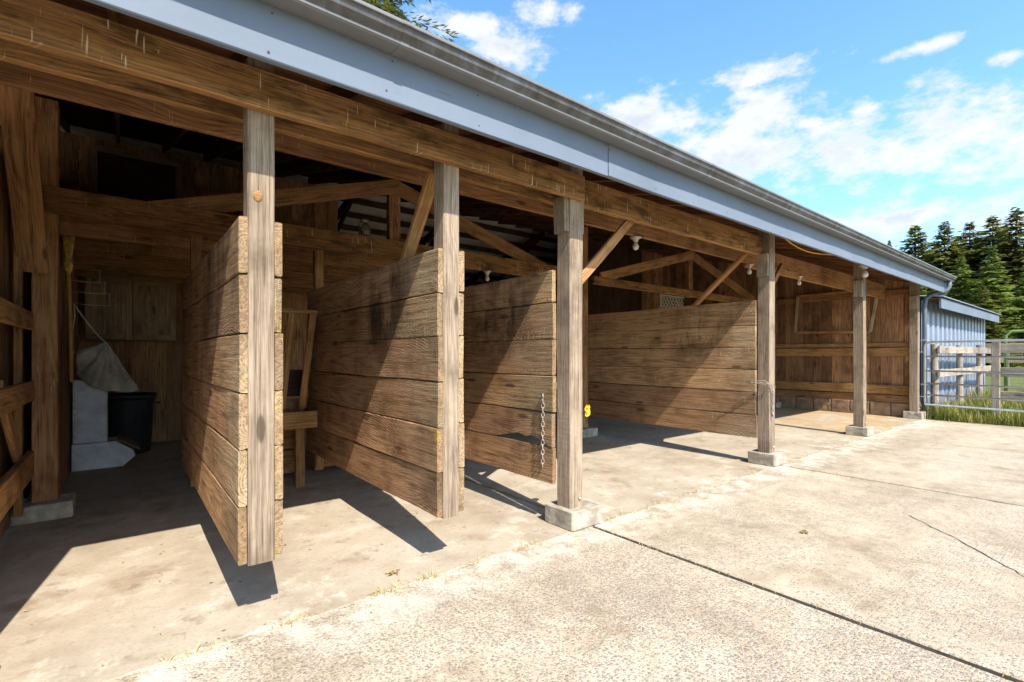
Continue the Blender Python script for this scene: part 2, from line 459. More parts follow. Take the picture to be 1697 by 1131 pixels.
def gutter_mat():
    m, N = newmat('gutter_paint')
    p = N.n('ShaderNodeNewGeometry').outputs['Position']
    x, y, z = N.sep(p)
    a = N.noise(N.scalev(p, (1.6, 5, 5)), 1.4, 6, 0.68)
    b = N.noise(N.scalev(p, (9.0, 3, 2)), 1.5, 5, 0.65)
    g = N.m('ADD', N.m('MULTIPLY', a, 0.55), N.m('MULTIPLY', b, 0.45))
    c = N.ramp(g, [(0.36, (0.045, 0.040, 0.034)), (0.50, (0.088, 0.083, 0.078)), (0.64, (0.145, 0.155, 0.180))])
    # algae and soot sit on the front, the underside and the rim stay cleaner
    cl = N.m('MAXIMUM', N.step(z, 3.152, 3.168), N.step(z, 3.092, 3.076))
    c = N.mix(N.m('MULTIPLY', cl, 0.8), c, (0.19, 0.195, 0.20))
    N.out(c, 0.5, b, 0.002, 0.3, spec=0.4)
    M['gutter'] = m


gutter_mat()
simple('shed_metal', (0.235, 0.285, 0.37), 0.45, nscale=2.5, var=0.12, dirt=(0.34, 0.36, 0.40), dirt_amt=0.25, bump=0.05, spec=0.4)
simple('shed_base', (0.17, 0.19, 0.23), 0.8, nscale=3)


def foliage(name, lo, hi):
    m, N = newmat(name)
    rnd = N.n('ShaderNodeObjectInfo').outputs['Random']
    p = N.n('ShaderNodeNewGeometry').outputs['Position']
    a = N.noise(p, 0.7, 4, 0.6)
    b = N.noise(p, 5.0, 3, 0.7)
    c = N.ramp(N.m('ADD', N.m('MULTIPLY', a, 0.6), N.m('MULTIPLY', b, 0.4)), [(0.34, lo), (0.64, hi)])
    h = N.n('ShaderNodeHueSaturation', None, Color=c, Hue=N.m('ADD', 0.485, N.m('MULTIPLY', rnd, 0.03)), Value=N.m('ADD', 0.8, N.m('MULTIPLY', rnd, 0.4)))
    b1 = N.n('ShaderNodeBsdfDiffuse', None, Color=h.outputs[0])
    b2 = N.n('ShaderNodeBsdfTranslucent', None, Color=h.outputs[0])
    mx = N.n('ShaderNodeMixShader', None, i0=0.42, i1=b1.outputs[0], i2=b2.outputs[0])
    o = N.n('ShaderNodeOutputMaterial')
    N.t.links.new(mx.outputs[0], o.inputs[0])
    M[name] = m


foliage('fir_needles', (0.095, 0.115, 0.032), (0.270, 0.262, 0.070))
foliage('young_needles', (0.110, 0.150, 0.034), (0.280, 0.300, 0.070))
foliage('olive_needles', (0.050, 0.062, 0.018), (0.150, 0.155, 0.045))
foliage('grass_blades', (0.050, 0.078, 0.014), (0.235, 0.255, 0.050))


def pasture():
    m, N = newmat('pasture')
    p = N.n('ShaderNodeNewGeometry').outputs['Position']
    a = N.noise(p, 0.5, 6, 0.65)
    b = N.noise(p, 14.0, 5, 0.7)
    c = N.ramp(N.m('ADD', N.m('MULTIPLY', a, 0.5), N.m('MULTIPLY', b, 0.5)), [(0.3, (0.05, 0.065, 0.018)), (0.5, (0.115, 0.13, 0.038)), (0.7, (0.22, 0.195, 0.075))])
    N.out(c, 0.95, b, 0.05, 0.8, spec=0.1)
    M['pasture'] = m


pasture()

# ------------------------------------------------------------------ geometry helpers
WM = {}


def link(o, parent, Mw):
    C.objects.link(o)
    WM[o] = Mw.copy()
    if parent is not None:
        o.parent = parent
        o.matrix_basis = WM[parent].inverted() @ Mw
    else:
        o.matrix_basis = Mw
    return o


def meshobj(name, verts, faces, mat, parent=None, Mw=None, smooth=False):
    me = bpy.data.meshes.new(name)
    me.from_pydata([tuple(v) for v in verts], [], faces)
    me.materials.append(M[mat] if isinstance(mat, str) else mat)
    if smooth:
        for p in me.polygons:
            p.use_smooth = True
    me.update()
    o = bpy.data.objects.new(name, me)
    return link(o, parent, Mw or Matrix.Identity(4))


def thing(name, label, cat, loc=(0, 0, 0), group=None):
    o = bpy.data.objects.new(name, None)
    o.empty_display_size = 0.2
    link(o, None, Matrix.Translation(loc))
    return tag(o, label, cat, group)


def tag(o, label, cat, group=None):
    o['label'] = label
    o['category'] = cat
    if group:
        o['group'] = group
    return o


def structure(o):
    o['kind'] = 'structure'
    return o


def stuff(o, label=None, cat=None):
    o['kind'] = 'stuff'
    if label:
        o['label'] = label
        o['category'] = cat
    return o


def board_geo(L, th, w, cham=0.005, jit=0.003, nseg=2, rnd=R, rag=0.0):
    c = min(cham, th * 0.3, w * 0.3)
    hy, hz = th / 2, w / 2
    prof = [(-hy + c, -hz), (hy - c, -hz), (hy, -hz + c), (hy, hz - c), (hy - c, hz), (-hy + c, hz), (-hy, hz - c), (-hy, -hz + c)]
    vs, fs = [], []
    for i in range(nseg + 1):
        x = -L / 2 + L * i / nseg
        jy, jz = rnd.uniform(-jit, jit), rnd.uniform(-jit, jit)
        for (y, z) in prof:
            ex = rnd.uniform(-rag, rag) if i in (0, nseg) else 0
            vs.append((x + ex, y + jy + rnd.uniform(-1, 1) * jit * 0.3, z + jz + rnd.uniform(-1, 1) * jit * 0.5))
    for i in range(nseg):
        for k in range(8):
            a, b = i * 8 + k, i * 8 + (k + 1) % 8
            fs.append((a, a + 8, b + 8, b))
    fs.append(tuple(range(8)))
    fs.append(tuple(nseg * 8 + 7 - k for k in range(8)))
    return vs, fs


def frame(a, b, up=(0, 0, 1)):
    a, b = Vector(a), Vector(b)
    x = (b - a).normalized()
    u = Vector(up)
    y = u.cross(x)
    if y.length < 1e-4:
        y = Vector((0, 1, 0)).cross(x)
    y.normalize()
    z = x.cross(y)
    m = Matrix((x, y, z)).transposed().to_4x4()
    m.translation = (a + b) / 2
    return m, (b - a).length


def board(name, a, b, width, thick, mat, parent=None, up=(0, 0, 1), jit=0.003, nseg=2, cham=0.005, rag=0.0):
    m, L = frame(a, b, up)
    vs, fs = board_geo(L, thick, width, cham, jit, nseg, rag=rag)
    return meshobj(name, vs, fs, mat, parent, m)


def tube_geo(path, r, n=8, caps=True, closed=False):
    P = [Vector(p) for p in path]
    vs, fs = [], []
    k = len(P)
    prev = None
    for i, p in enumerate(P):
        if closed:
            t = (P[(i + 1) % k] - P[i - 1]).normalized()
        else:
            t = (P[min(i + 1, k - 1)] - P[max(i - 1, 0)]).normalized()
        if prev is None:
            q = t.orthogonal().normalized()
        else:
            q = (prev - t * prev.dot(t)).normalized()
        prev = q
        s = t.cross(q)
        rr = r[i] if isinstance(r, (list, tuple)) else r
        for j in range(n):
            an = 2 * math.pi * j / n
            vs.append(p + (q * math.cos(an) + s * math.sin(an)) * rr)
    m = k if closed else k - 1
    for i in range(m):
        for j in range(n):
            a = i * n + j
            b = i * n + (j + 1) % n
            c2 = ((i + 1) % k) * n
            fs.append((a, b, c2 + (j + 1) % n, c2 + j))
    if caps and not closed:
        fs.append(tuple(reversed(range(n))))
        fs.append(tuple((k - 1) * n + j for j in range(n)))
    return vs, fs


def tube(name, path, r, mat, parent=None, n=8, closed=False, smooth=True):
    vs, fs = tube_geo(path, r, n, closed=closed)
    c = Vector((0, 0, 0))
    for v in vs:
        c += v
    c /= len(vs)
    return meshobj(name, [v - c for v in vs], fs, mat, parent, Matrix.Translation(c), smooth)


def lathe(name, prof, mat, parent, loc, n=20, smooth=True, squash=None):
    vs, fs = [], []
    for (r, z) in prof:
        for j in range(n):
            a = 2 * math.pi * j / n
            vs.append((r * math.cos(a), r * math.sin(a), z))
    for i in range(len(prof) - 1):
        for j in range(n):
            a, b = i * n + j, i * n + (j + 1) % n
            fs.append((a, b, b + n, a + n))
    fs.append(tuple(reversed(range(n))))
    fs.append(tuple((len(prof) - 1) * n + j for j in range(n)))
    return meshobj(name, vs, fs, mat, parent, Matrix.Translation(loc), smooth)


def prism_x(name, prof, x0, x1, mat, parent=None, closed=True, smooth=False):
    """profile list of (y,z) swept along x"""
    n = len(prof)
    c = Vector(((x0 + x1) / 2, sum(p[0] for p in prof) / n, sum(p[1] for p in prof) / n))
    vs = [(x0 - c.x, y - c.y, z - c.z) for y, z in prof] + [(x1 - c.x, y - c.y, z - c.z) for y, z in prof]
    fs = [(i, (i + 1) % n, n + (i + 1) % n, n + i) for i in range(n if closed else n - 1)]
    if closed:
        fs += [tuple(reversed(range(n))), tuple(range(n, 2 * n))]
    return meshobj(name, vs, fs, mat, parent, Matrix.Translation(c), smooth)


def box(name, lo, hi, mat, parent=None, cham=0.004, jit=0.0):
    lo, hi = Vector(lo), Vector(hi)
    d = hi - lo
    c = (lo + hi) / 2
    ax = max(range(3), key=lambda i: d[i])
    if ax == 0:
        return board(name, (lo.x, c.y, c.z), (hi.x, c.y, c.z), d.z, d.y, mat, parent, (0, 0, 1), jit, 1, cham)
    if ax == 1:
        return board(name, (c.x, lo.y, c.z), (c.x, hi.y, c.z), d.z, d.x, mat, parent, (0, 0, 1), jit, 1, cham)
    return board(name, (c.x, c.y, lo.z), (c.x, c.y, hi.z), d.x, d.y, mat, parent, (1, 0, 0), jit, 1, cham)


def rough_block(name, lo, hi, mat, parent, seed):
    """cast concrete block with broken, uneven edges"""
    bm = bmesh.new()
    bmesh.ops.create_cube(bm, size=1)
    bmesh.ops.bevel(bm, geom=list(bm.edges), offset=0.035, segments=1, affect='EDGES')
    bmesh.ops.subdivide_edges(bm, edges=[e for e in bm.edges if e.calc_length() > 0.3], cuts=4, use_grid_fill=True)
    lo, hi = Vector(lo), Vector(hi)
    d, c = hi - lo, (lo + hi) / 2
    for v in bm.verts:
        v.co = Vector((v.co.x * d.x, v.co.y * d.y, v.co.z * d.z))
        nz = mnoise.noise_vector(v.co * 14 + Vector((seed * 3.1, 0, 0)))
        k = nz * 0.007
        if v.co.z < -d.z * 0.45:
            k.z = 0
        v.co += k
    me = bpy.data.meshes.new(name)
    bm.to_mesh(me)
    bm.free()
    me.materials.append(M[mat])
    o = bpy.data.objects.new(name, me)
    return link(o, parent, Matrix.Translation(c))


def panel(name, x0, x1, y0, y1, ztop, thick, mat, parent=None, jit=0.004, step=0.12, wob=0.0):
    """concrete bay with slightly broken edges"""
    pts = []

    def run(ax, ay, bx, by):
        L = math.hypot(bx - ax, by - ay)
        n = max(2, int(L / step))
        for i in range(n):
            t = i / n
            j = R.uniform(-jit, jit)
            k = R.uniform(0, jit) if R.random() < 0.9 else R.uniform(0, jit * 3)
            dx, dy = (by - ay) / L, -(bx - ax) / L
            pts.append((ax + (bx - ax) * t - dx * k, ay + (by - ay) * t - dy * k))
    run(x0, y0, x1, y0)
    if wob:
        pts = [(x, y + wob * (mnoise.noise(Vector((x * 1.7, 0, 0))) + 0.7 * mnoise.noise(Vector((x * 6.1, 2, 0))) + 0.5 * mnoise.noise(Vector((x * 17, 5, 0))))) for x, y in pts]
    run(x1, y0, x1, y1)
    run(x1, y1, x0, y1)
    run(x0, y1, x0, y0)
    cx, cy = (x0 + x1) / 2, (y0 + y1) / 2
    n = len(pts)
    vs = []
    for (x, y) in pts:
        ix = x + (0.012 if x < cx else -0.012) * (1 if abs(x - cx) > (x1 - x0) / 2 - 0.05 else 0)
        iy = y + (0.012 if y < cy else -0.012) * (1 if abs(y - cy) > (y1 - y0) / 2 - 0.05 else 0)
        vs.append((ix - cx, iy - cy, 0))
    vs += [(x - cx, y - cy, -0.010) for x, y in pts]
    vs += [(x - cx, y - cy, -thick) for x, y in pts]
    fs = [tuple(range(n))]
    for lv in range(2):
        for i in range(n):
            j = (i + 1) % n
            fs.append((lv * n + i, (lv + 1) * n + i, (lv + 1) * n + j, lv * n + j))
    return meshobj(name, vs, fs, mat, parent, Matrix.Translation((cx, cy, ztop)))


# ------------------------------------------------------------------ ground, yard, floor
gv = [(-400, -400, 0), (400, -400, 0), (400, 400, 0), (-400, 400, 0)]
structure(meshobj('ground', gv, [(0, 1, 2, 3)], 'pasture', None, Matrix.Translation((0, 0, -0.09))))

SEAM = 2.79
simple('nail_rust', (0.10, 0.045, 0.022), 0.8, nscale=40, var=0.5)
simple('crack_dirt', (0.045, 0.034, 0.023), 0.95, nscale=20, var=0.5)
yard = structure(meshobj('yard_paving', [(-12, -9, 0), (14.01, -9, 0), (14.01, SEAM + 0.1, 0), (-12, SEAM + 0.1, 0)], [(0, 1, 2, 3)], 'crack_dirt', None, Matrix.Translation((0, 0, -0.05))))
xs = [-11.5, -7.85, -4.2, -0.55, 3.10, 6.72, 10.36, 14.0]
for i in range(7):
    for (ya, yb) in ((-9, -4.6), (-4.585, -0.95), (-0.935, SEAM + 0.06)):
        mt = 'aggregate_coarse' if i <= 3 else ('aggregate_mid' if i == 4 else 'aggregate_fine')
        panel('paving_panel', xs[i] + 0.016, xs[i + 1] - 0.016, ya, yb, 0.0, 0.08, mt, yard, jit=0.007, step=0.09)


for x in xs[1:-1]:
    meshobj('joint_filler', [(x - 0.022, -9, -0.007), (x + 0.022, -9, -0.007), (x + 0.022, SEAM + 0.05, -0.007), (x - 0.022, SEAM + 0.05, -0.007)], [(0, 1, 2, 3)], 'crack_dirt', yard)


def crack(pts, wdt, parent, mat='leaf_litter'):
    vs, fs = [], []
    P = []
    for (ax, ay), (bx, by) in zip(pts, pts[1:]):
        n = max(3, int(math.hypot(bx - ax, by - ay) / 0.06))
        for i in range(n):
            t = i / n
            P.append((ax + (bx - ax) * t + R.uniform(-1, 1) * 0.012, ay + (by - ay) * t + R.uniform(-1, 1) * 0.012))
    for i, (x, y) in enumerate(P):
        w = wdt * R.uniform(0.2, 1.2) * (0.3 if i in (0, len(P) - 1) else 1)
        vs += [(x - w, y + w, 0.0035), (x + w, y - w, 0.0035)]
    fs = [(2 * i, 2 * i + 1, 2 * i + 3, 2 * i + 2) for i in range(len(P) - 1)]
    return meshobj('crack', vs, fs, mat, parent)


crack([(5.55, 1.25), (5.1, 0.82), (4.6, 0.42), (4.0, 0.1)], 0.0035, yard, 'crack_dirt')
crack([(8.9, 2.6), (8.6, 1.9), (8.75, 1.1), (8.3, 0.3)], 0.003, yard, 'crack_dirt')

slab = structure(meshobj('barn_floor', [(-12, SEAM + 0.065, 0), (14.3, SEAM + 0.065, 0), (14.3, 18.6, 0), (-12, 18.6, 0)], [(0, 1, 2, 3)], 'crack_dirt', None, Matrix.Translation((0, 0, -0.05))))
fx = [-12, -4.25, -0.6 + 3.66 * 3 - 0.05, 14.25]
fx = [-12.0, 3.12, 10.36, 14.25]
for i in range(3):
    panel('floor_panel', fx[i] + (0.012 if i else 0), fx[i + 1] - 0.012, SEAM - 0.004, 18.6, 0.003, 0.08, 'floor', slab, jit=0.006, step=0.045, wob=0.028)

meshobj('joint_filler', [(10.342, SEAM + 0.05, -0.004), (10.378, SEAM + 0.05, -0.004), (10.378, 18.5, -0.004), (10.342, 18.5, -0.004)], [(0, 1, 2, 3)], 'crack_dirt', slab)

# ------------------------------------------------------------------ the barn
X0, X1 = -4.55, 14.55            # roof ends
barn = thing('barn', 'long open-fronted timber barn with blue fascia and plank stall partitions', 'barn', (4.8, 2.9, 0))
FY = 2.52


def roof_under(y):
    return 3.10 + 0.25 * (y - FY) if y <= 10.5 else 3.10 + 0.25 * (10.5 - FY) - 0.25 * (y - 10.5)


# roof skin, two slopes
rz = roof_under(10.5)
roof = prism_x('roof', [(FY - 0.10, 3.10 + 0.045), (10.5, rz + 0.07), (10.5, rz + 0.10), (FY - 0.10, 3.10 + 0.075)], X0, X1, 'roof_metal', barn)
for k in range(60):
    x = X0 + 0.1 + k * 0.32
    if x < X1:
        m, L = frame((x, FY - 0.10, 3.10 + 0.09), (x, 10.5, rz + 0.115))
        vs, fs = board_geo(L, 0.03, 0.03, 0.008, 0, 1)
        meshobj('roof_rib', vs, fs, 'roof_metal', roof, m)
back = prism_x('roof_back_slope', [(10.5, rz + 0.10), (18.9, roof_under(18.9) + 0.10), (18.9, roof_under(18.9) + 0.05), (10.5, rz + 0.05)], X0, X1, 'ceiling_panel', barn)
# sheathing boards under the front slope
yb = FY + 0.03
while yb < 4.6:
    w = 0.145
    xa = X0 + 0.02
    while xa < X1 - 0.1:
        xb = min(xa + R.uniform(3.0, 4.5), X1 - 0.02)
        za, zb2 = roof_under(yb + w / 2), roof_under(yb + w / 2)
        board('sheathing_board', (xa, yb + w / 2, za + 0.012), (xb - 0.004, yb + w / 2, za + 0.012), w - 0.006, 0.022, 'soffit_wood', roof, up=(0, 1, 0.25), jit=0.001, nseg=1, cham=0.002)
        xa = xb
    yb += w
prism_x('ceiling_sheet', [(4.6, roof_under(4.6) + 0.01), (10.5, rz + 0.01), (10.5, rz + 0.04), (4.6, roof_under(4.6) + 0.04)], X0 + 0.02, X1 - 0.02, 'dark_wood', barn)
# rafters, each a part
k = 0
x = -4.3
while x < 14.5:
    za, zb2 = roof_under(2.56) - 0.075, roof_under(10.45) - 0.075
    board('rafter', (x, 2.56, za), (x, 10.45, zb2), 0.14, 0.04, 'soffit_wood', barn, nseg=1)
    x += 0.61
# purlins and dark trusses of the back slope
y = 10.9
while y < 18.4:
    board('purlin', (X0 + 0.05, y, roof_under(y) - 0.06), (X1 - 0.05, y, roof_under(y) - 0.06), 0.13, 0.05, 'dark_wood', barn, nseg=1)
    y += 0.62
for tx in (1.2, 3.9, 6.4, 9.4, 12.4):
    tr = board('roof_truss', (tx, 10.3, rz - 0.22), (tx, 18.6, roof_under(18.6) - 0.22), 0.19, 0.06, 'dark_wood', barn, nseg=1)
    board('truss_web', (tx + 0.05, 10.6, rz - 0.3), (tx + 0.05, 13.5, 3.3), 0.14, 0.045, 'dark_wood', tr, nseg=1)
    board('truss_web', (tx + 0.05, 13.4, roof_under(13.4) - 0.3), (tx + 0.05, 12.3, 3.3), 0.14, 0.045, 'dark_wood', tr, nseg=1)
    board('truss_web', (tx + 0.05, 15.6, roof_under(15.6) - 0.3), (tx + 0.05, 13.6, 3.3), 0.14, 0.045, 'dark_wood', tr, nseg=1)
    board('truss_chord', (tx - 0.05, 10.3, 3.22), (tx - 0.05, 18.6, 3.10), 0.16, 0.045, 'dark_wood', tr, nseg=1)

# fascia boards, butted over the posts
fxs = [X0, -0.72, 2.96, 6.62, 10.33, X1]
for a, b in zip(fxs, fxs[1:]):
    board('fascia_board', (a + 0.002, FY, 2.962), (b - 0.002, FY, 2.962), 0.276, 0.038, 'blue_paint', barn, jit=0.004, nseg=6)
    board('fascia_backing', (a + 0.002, FY + 0.055, 3.0), (b - 0.002, FY + 0.055, 3.0), 0.16, 0.04, 'soffit_wood', barn, jit=0.001, nseg=1)
nv, nf = [], []
x = X0 + 0.2
while x < X1:
    for z in (2.87, 3.03):
        c = Vector((x + R.uniform(-0.03, 0.03), FY - 0.0195, z + R.uniform(-0.02, 0.02)))
        b0 = len(nv)
        for q in range(6):
            a_ = q * math.pi / 3
            nv.append(c + Vector((0.006 * math.cos(a_), -0.001, 0.006 * math.sin(a_))))
        nv.append(c + Vector((0, -0.003, 0)))
        nf += [(b0 + q, b0 + (q + 1) % 6, b0 + 6) for q in range(6)]
    x += 0.61
no = meshobj('nail_heads', nv, nf, 'nail_rust', barn)
no['kind'] = 'stuff'
# K-style gutter
g0 = FY - 0.0205
gp = [(g0, 3.080), (g0 - 0.105, 3.072), (g0 - 0.120, 3.078), (g0 - 0.121, 3.092), (g0 - 0.132, 3.105), (g0 - 0.150, 3.122), (g0 - 0.157, 3.150), (g0 - 0.170, 3.156), (g0 - 0.170, 3.174), (g0 - 0.162, 3.174), (g0 - 0.162, 3.162), (g0 - 0.149, 3.155), (g0 - 0.142, 3.125), (g0 - 0.125, 3.110), (g0 - 0.112, 3.088), (g0 - 0.006, 3.090), (g0 - 0.006, 3.165), (g0, 3.165)]
gut = prism_x('gutter', gp, X0, X1 + 0.08, 'gutter', barn)
outer = gp[:9] + [(g0, 3.168)]
prism_x('gutter_end_cap', outer, X1 + 0.081, X1 + 0.087, 'gutter', gut)
for x in (-1.9, 1.15, 4.2, 7.25, 10.3, 13.3):
    op = [(y - (0.003 if i > 0 else 0), z - (0.003 if i < 3 else 0)) for i, (y, z) in enumerate(gp[:9])]
    ip = [(y, z) for (y, z) in reversed(gp[:9])]
    prism_x('gutter_joint', op + ip, x, x + 0.05, 'gutter', gut)

# ---- posts
PY, PS = 2.865, 0.155
posts = {}
for i, x in enumerate((-4.335, -0.675, 2.985, 6.645, 10.305, 13.965)):
    p = board('post', (x, PY + PS / 2, 0.15), (x, PY + PS / 2, 3.10), PS, PS, 'weathered_post', barn, up=(1, 0, 0), jit=0.003, nseg=4, cham=0.006)
    rough_block('concrete_footing', (x - 0.135, PY - 0.085, 0.0035), (x + 0.225, PY + 0.26, 0.158), 'block_concrete', p, i)
    # short scab boards that carry the headers
    board('scab_block', (x - PS / 2 - 0.029, PY + 0.075, 2.46), (x - PS / 2 - 0.029, PY + 0.075, 2.75), 0.145, 0.05, 'weathered_post', p, up=(0, 1, 0), cham=0.008)
    board('scab_block', (x + PS / 2 + 0.017, PY + 0.085, 2.47), (x + PS / 2 + 0.017, PY + 0.085, 2.80), 0.14, 0.03, 'weathered_post', p, up=(0, 1, 0))
    bo = lathe('anchor_bolt', [(0.014, 0), (0.014, 0.006), (0.008, 0.008), (0.008, 0.018), (0.001, 0.018)], 'bolt_steel', p, (0, 0, 0), 8)
    Mw = Matrix.Translation((x + 0.035, PY - 0.001, 0.23)) @ Matrix.Rotation(rad(90), 4, 'X')
    WM[bo] = Mw
    bo.matrix_basis = WM[p].inverted() @ Mw
    posts[i] = p

# ---- headers: doubled boards in the first bays, single recessed boards further on


def wane_board(name, x0, x1, yc, z0, z1, th, mat, parent, seed, wane):
    """header board whose lower edge has natural wane and dents"""
    n = int((x1 - x0) / 0.06)
    vs, fs = [], []
    c = Vector(((x0 + x1) / 2, yc, (z0 + z1) / 2))
    for i in range(n + 1):
        x = x0 + (x1 - x0) * i / n
        e = mnoise.noise(Vector((x * 2.2, seed, 0))) * 0.006 * wane
        dent = max(0, mnoise.noise(Vector((x * 3.1, seed + 5, 1))) - 0.42) * 0.10 * wane
        zb = z0 + e + dent
        zt = z1 + mnoise.noise(Vector((x, seed, 4))) * 0.004
        hy = th / 2
        for (y, z) in ((-hy, zb + 0.006 + dent * 0.6), (-hy + 0.006, zb), (hy - 0.004, zb), (hy, zb + 0.004), (hy, zt), (-hy, zt)):
            vs.append((x - c.x, y, z - c.z))
    for i in range(n):
        for k in range(6):
            a, b = i * 6 + k, i * 6 + (k + 1) % 6
            fs.append((a, a + 6, b + 6, b))
    fs += [tuple(range(6)), tuple(n * 6 + 5 - k for k in range(6))]
    return meshobj(name, vs, fs, mat, parent, Matrix.Translation(c))


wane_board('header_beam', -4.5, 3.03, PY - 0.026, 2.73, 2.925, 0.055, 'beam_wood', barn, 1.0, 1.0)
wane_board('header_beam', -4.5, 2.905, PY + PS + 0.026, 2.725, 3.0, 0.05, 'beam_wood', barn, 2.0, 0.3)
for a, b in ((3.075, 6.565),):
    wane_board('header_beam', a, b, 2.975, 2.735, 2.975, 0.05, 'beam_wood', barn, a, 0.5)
for a, b in ((-0.6, 3.4), (3.402, 7.2), (7.202, 10.9), (10.902, 13.9)):
    board('inner_beam', (a, 3.50, 2.92 if a < 7 else 2.90), (b, 3.50, 2.92 if a < 7 else 2.90), 0.25 if a < 7 else 0.33, 0.045, 'brown_wood', barn, jit=0.002)
# cross blocks between header boards over the posts
# ---- knee braces
board('knee_brace', (3.06, 3.035, 1.98), (3.95, 3.035, 2.78), 0.09, 0.04, 'orange_wood', barn)
board('knee_brace', (6.73, 3.035, 2.10), (8.25, 3.42, 2.86), 0.09, 0.04, 'orange_wood', barn)
board('knee_brace', (1.765, 3.02, 2.86), (1.765, 3.62, 2.09), 0.095, 0.045, 'orange_wood', barn, up=(1, 0, 0))
board('knee_brace', (6.62, 3.10, 2.90), (6.62, 4.02, 2.11), 0.09, 0.045, 'orange_wood', barn, up=(1, 0, 0))

# ---- stall partitions
PZ0, PH = 0.335, 0.3045


def gnawed_plank(x, ya, yb_, z0, z1, parent):
    """plank whose lower edge horses have chewed into a long arch"""
    n = 48
    vs, fs = [], []
    c = Vector((x, (ya + yb_) / 2, (z0 + z1) / 2))
    for i in range(n + 1):
        y = ya + (yb_ - ya) * (i / n) ** 1.6
        t = (y - ya - 0.05) / 0.72
        e = 0.0
        if 0 < t < 1:
            e = 0.085 * (math.sin(math.pi * t ** 0.8) ** 0.7) * (0.8 + 0.3 * mnoise.noise(Vector((y * 9, 0, 0))))
        zb = z0 + 0.004 + e + 0.002 * mnoise.noise(Vector((y * 20, 3, 0)))
        for (dx, z) in ((-0.021, zb + 0.004), (-0.016, zb), (0.021, zb), (0.021, z1), (-0.017, z1), (-0.021, z1 - 0.004)):
            vs.append((y - c.y, -dx, z - c.z))
    for i in range(n):
        for k in range(6):
            a, b = i * 6 + k, i * 6 + (k + 1) % 6
            fs.append((a, b, b + 6, a + 6))
    fs += [tuple(reversed(range(6))), tuple(n * 6 + k for k in range(6))]
    m, L = frame((x, ya, c.z), (x, yb_, c.z))
    return meshobj('plank', vs, fs, 'partition_wood', parent, m)


def partition(xc, pw, sides, yf, yr, post_mat, hang, gnawed=False):
    if hang:
        base = board('stall_partition', (xc, PY + 0.068, PZ0 - 0.005), (xc, PY + 0.068, 3.0), pw, 0.135, 'weathered_post', barn, up=(1, 0, 0), nseg=4, jit=0.002, cham=0.006)
        xs_ = {-1: xc - pw / 2 - 0.021, 1: xc + pw / 2 + 0.021}
    else:
        base = board('stall_partition', (xc, yr - 0.2, 0.36), (xc, yr - 0.2, 2.1), 0.10, 0.045, 'brown_wood', barn, up=(1, 0, 0))
        xs_ = {-1: xc - 0.045, 1: xc + 0.045}
    for s in sides:
        z = PZ0 + (0.012 if s > 0 else 0)
        for k in range(6):
            h = PH + R.uniform(-0.014, 0.014) if k < 5 else PZ0 + PH * 6 - z
            g = R.uniform(0.004, 0.009)
            yy = yf + R.uniform(-0.006, 0.012)
            if gnawed and k == 1:
                gnawed_plank(xs_[s], yy, yr, z, z + h - g, base)
                z += h
                continue
            board('plank', (xs_[s], yy, z + h / 2), (xs_[s] + R.uniform(-0.004, 0.004), yr + R.uniform(-0.02, 0.02), z + h / 2 + R.uniform(-0.006, 0.006)), h - g, 0.042, 'partition_wood', base, jit=0.0035, nseg=7, cham=0.006, rag=0.005)
            z += h
    # rusty nail heads at both plank ends, on the faces and on the post
    nv, nf = [], []
    for s in sides:
        for k in range(6):
            for dz in (0.07, 0.22):
                for yy in (yf + 0.05, yr - 0.08, yf + 1.45):
                    c = Vector((xs_[s] + s * 0.0225, yy + R.uniform(-0.02, 0.02), PZ0 + k * PH + dz + R.uniform(-0.03, 0.03)))
                    b0 = len(nv)
                    for q in range(6):
                        a_ = q * math.pi / 3
                        nv.append(c + Vector((s * 0.002, 0.0055 * math.cos(a_), 0.0055 * math.sin(a_))))
                    nv.append(c + Vector((s * 0.0045, 0, 0)))
                    nf += [(b0 + q, b0 + (q + 1) % 6, b0 + 6) for q in range(6)]
    no = meshobj('nail_heads', nv, nf, 'nail_rust', base)
    no['kind'] = 'stuff'
    # rear post carrying the far plank ends
    board('rear_post', (xc, yr - 0.05, 0.13 if hang else 0.02), (xc, yr - 0.05, 2.62), 0.09 if hang else 0.12, 0.09, 'brown_wood', base, up=(1, 0, 0))
    return base


partition(0.585, 0.13, (-1, 1), PY + 0.004, 5.87, 'weathered_post', True)
partition(1.765, 0.125, (-1, 1), PY + 0.004, 5.80, 'weathered_post', True)
partition(2.925, 0.1, (-1,), PY + PS + 0.004, 5.85, 'weathered_post', False, True)
partition(6.60, 0.1, (-1,), PY + PS + 0.004, 6.6, 'weathered_post', False)

# sawn knot on the first hanging post
kp = [o for o in barn.children if o.name.startswith('stall_partition')][0]
kn = lathe('knot', [(0.024, -0.004), (0.023, 0.002), (0.016, 0.005), (0.009, 0.003), (0.002, 0.0025)], 'brown_wood', kp, (0, 0, 0), 14)
Mw = Matrix.Translation((0.568, PY + 0.001, 2.28)) @ Matrix.Rotation(rad(90), 4, 'X') @ Matrix.Diagonal((1, 1.25, 1, 1))
WM[kn] = Mw
kn.matrix_basis = WM[kp].inverted() @ Mw

# ---- king-post trusses over the inner row of posts
CY = 5.93


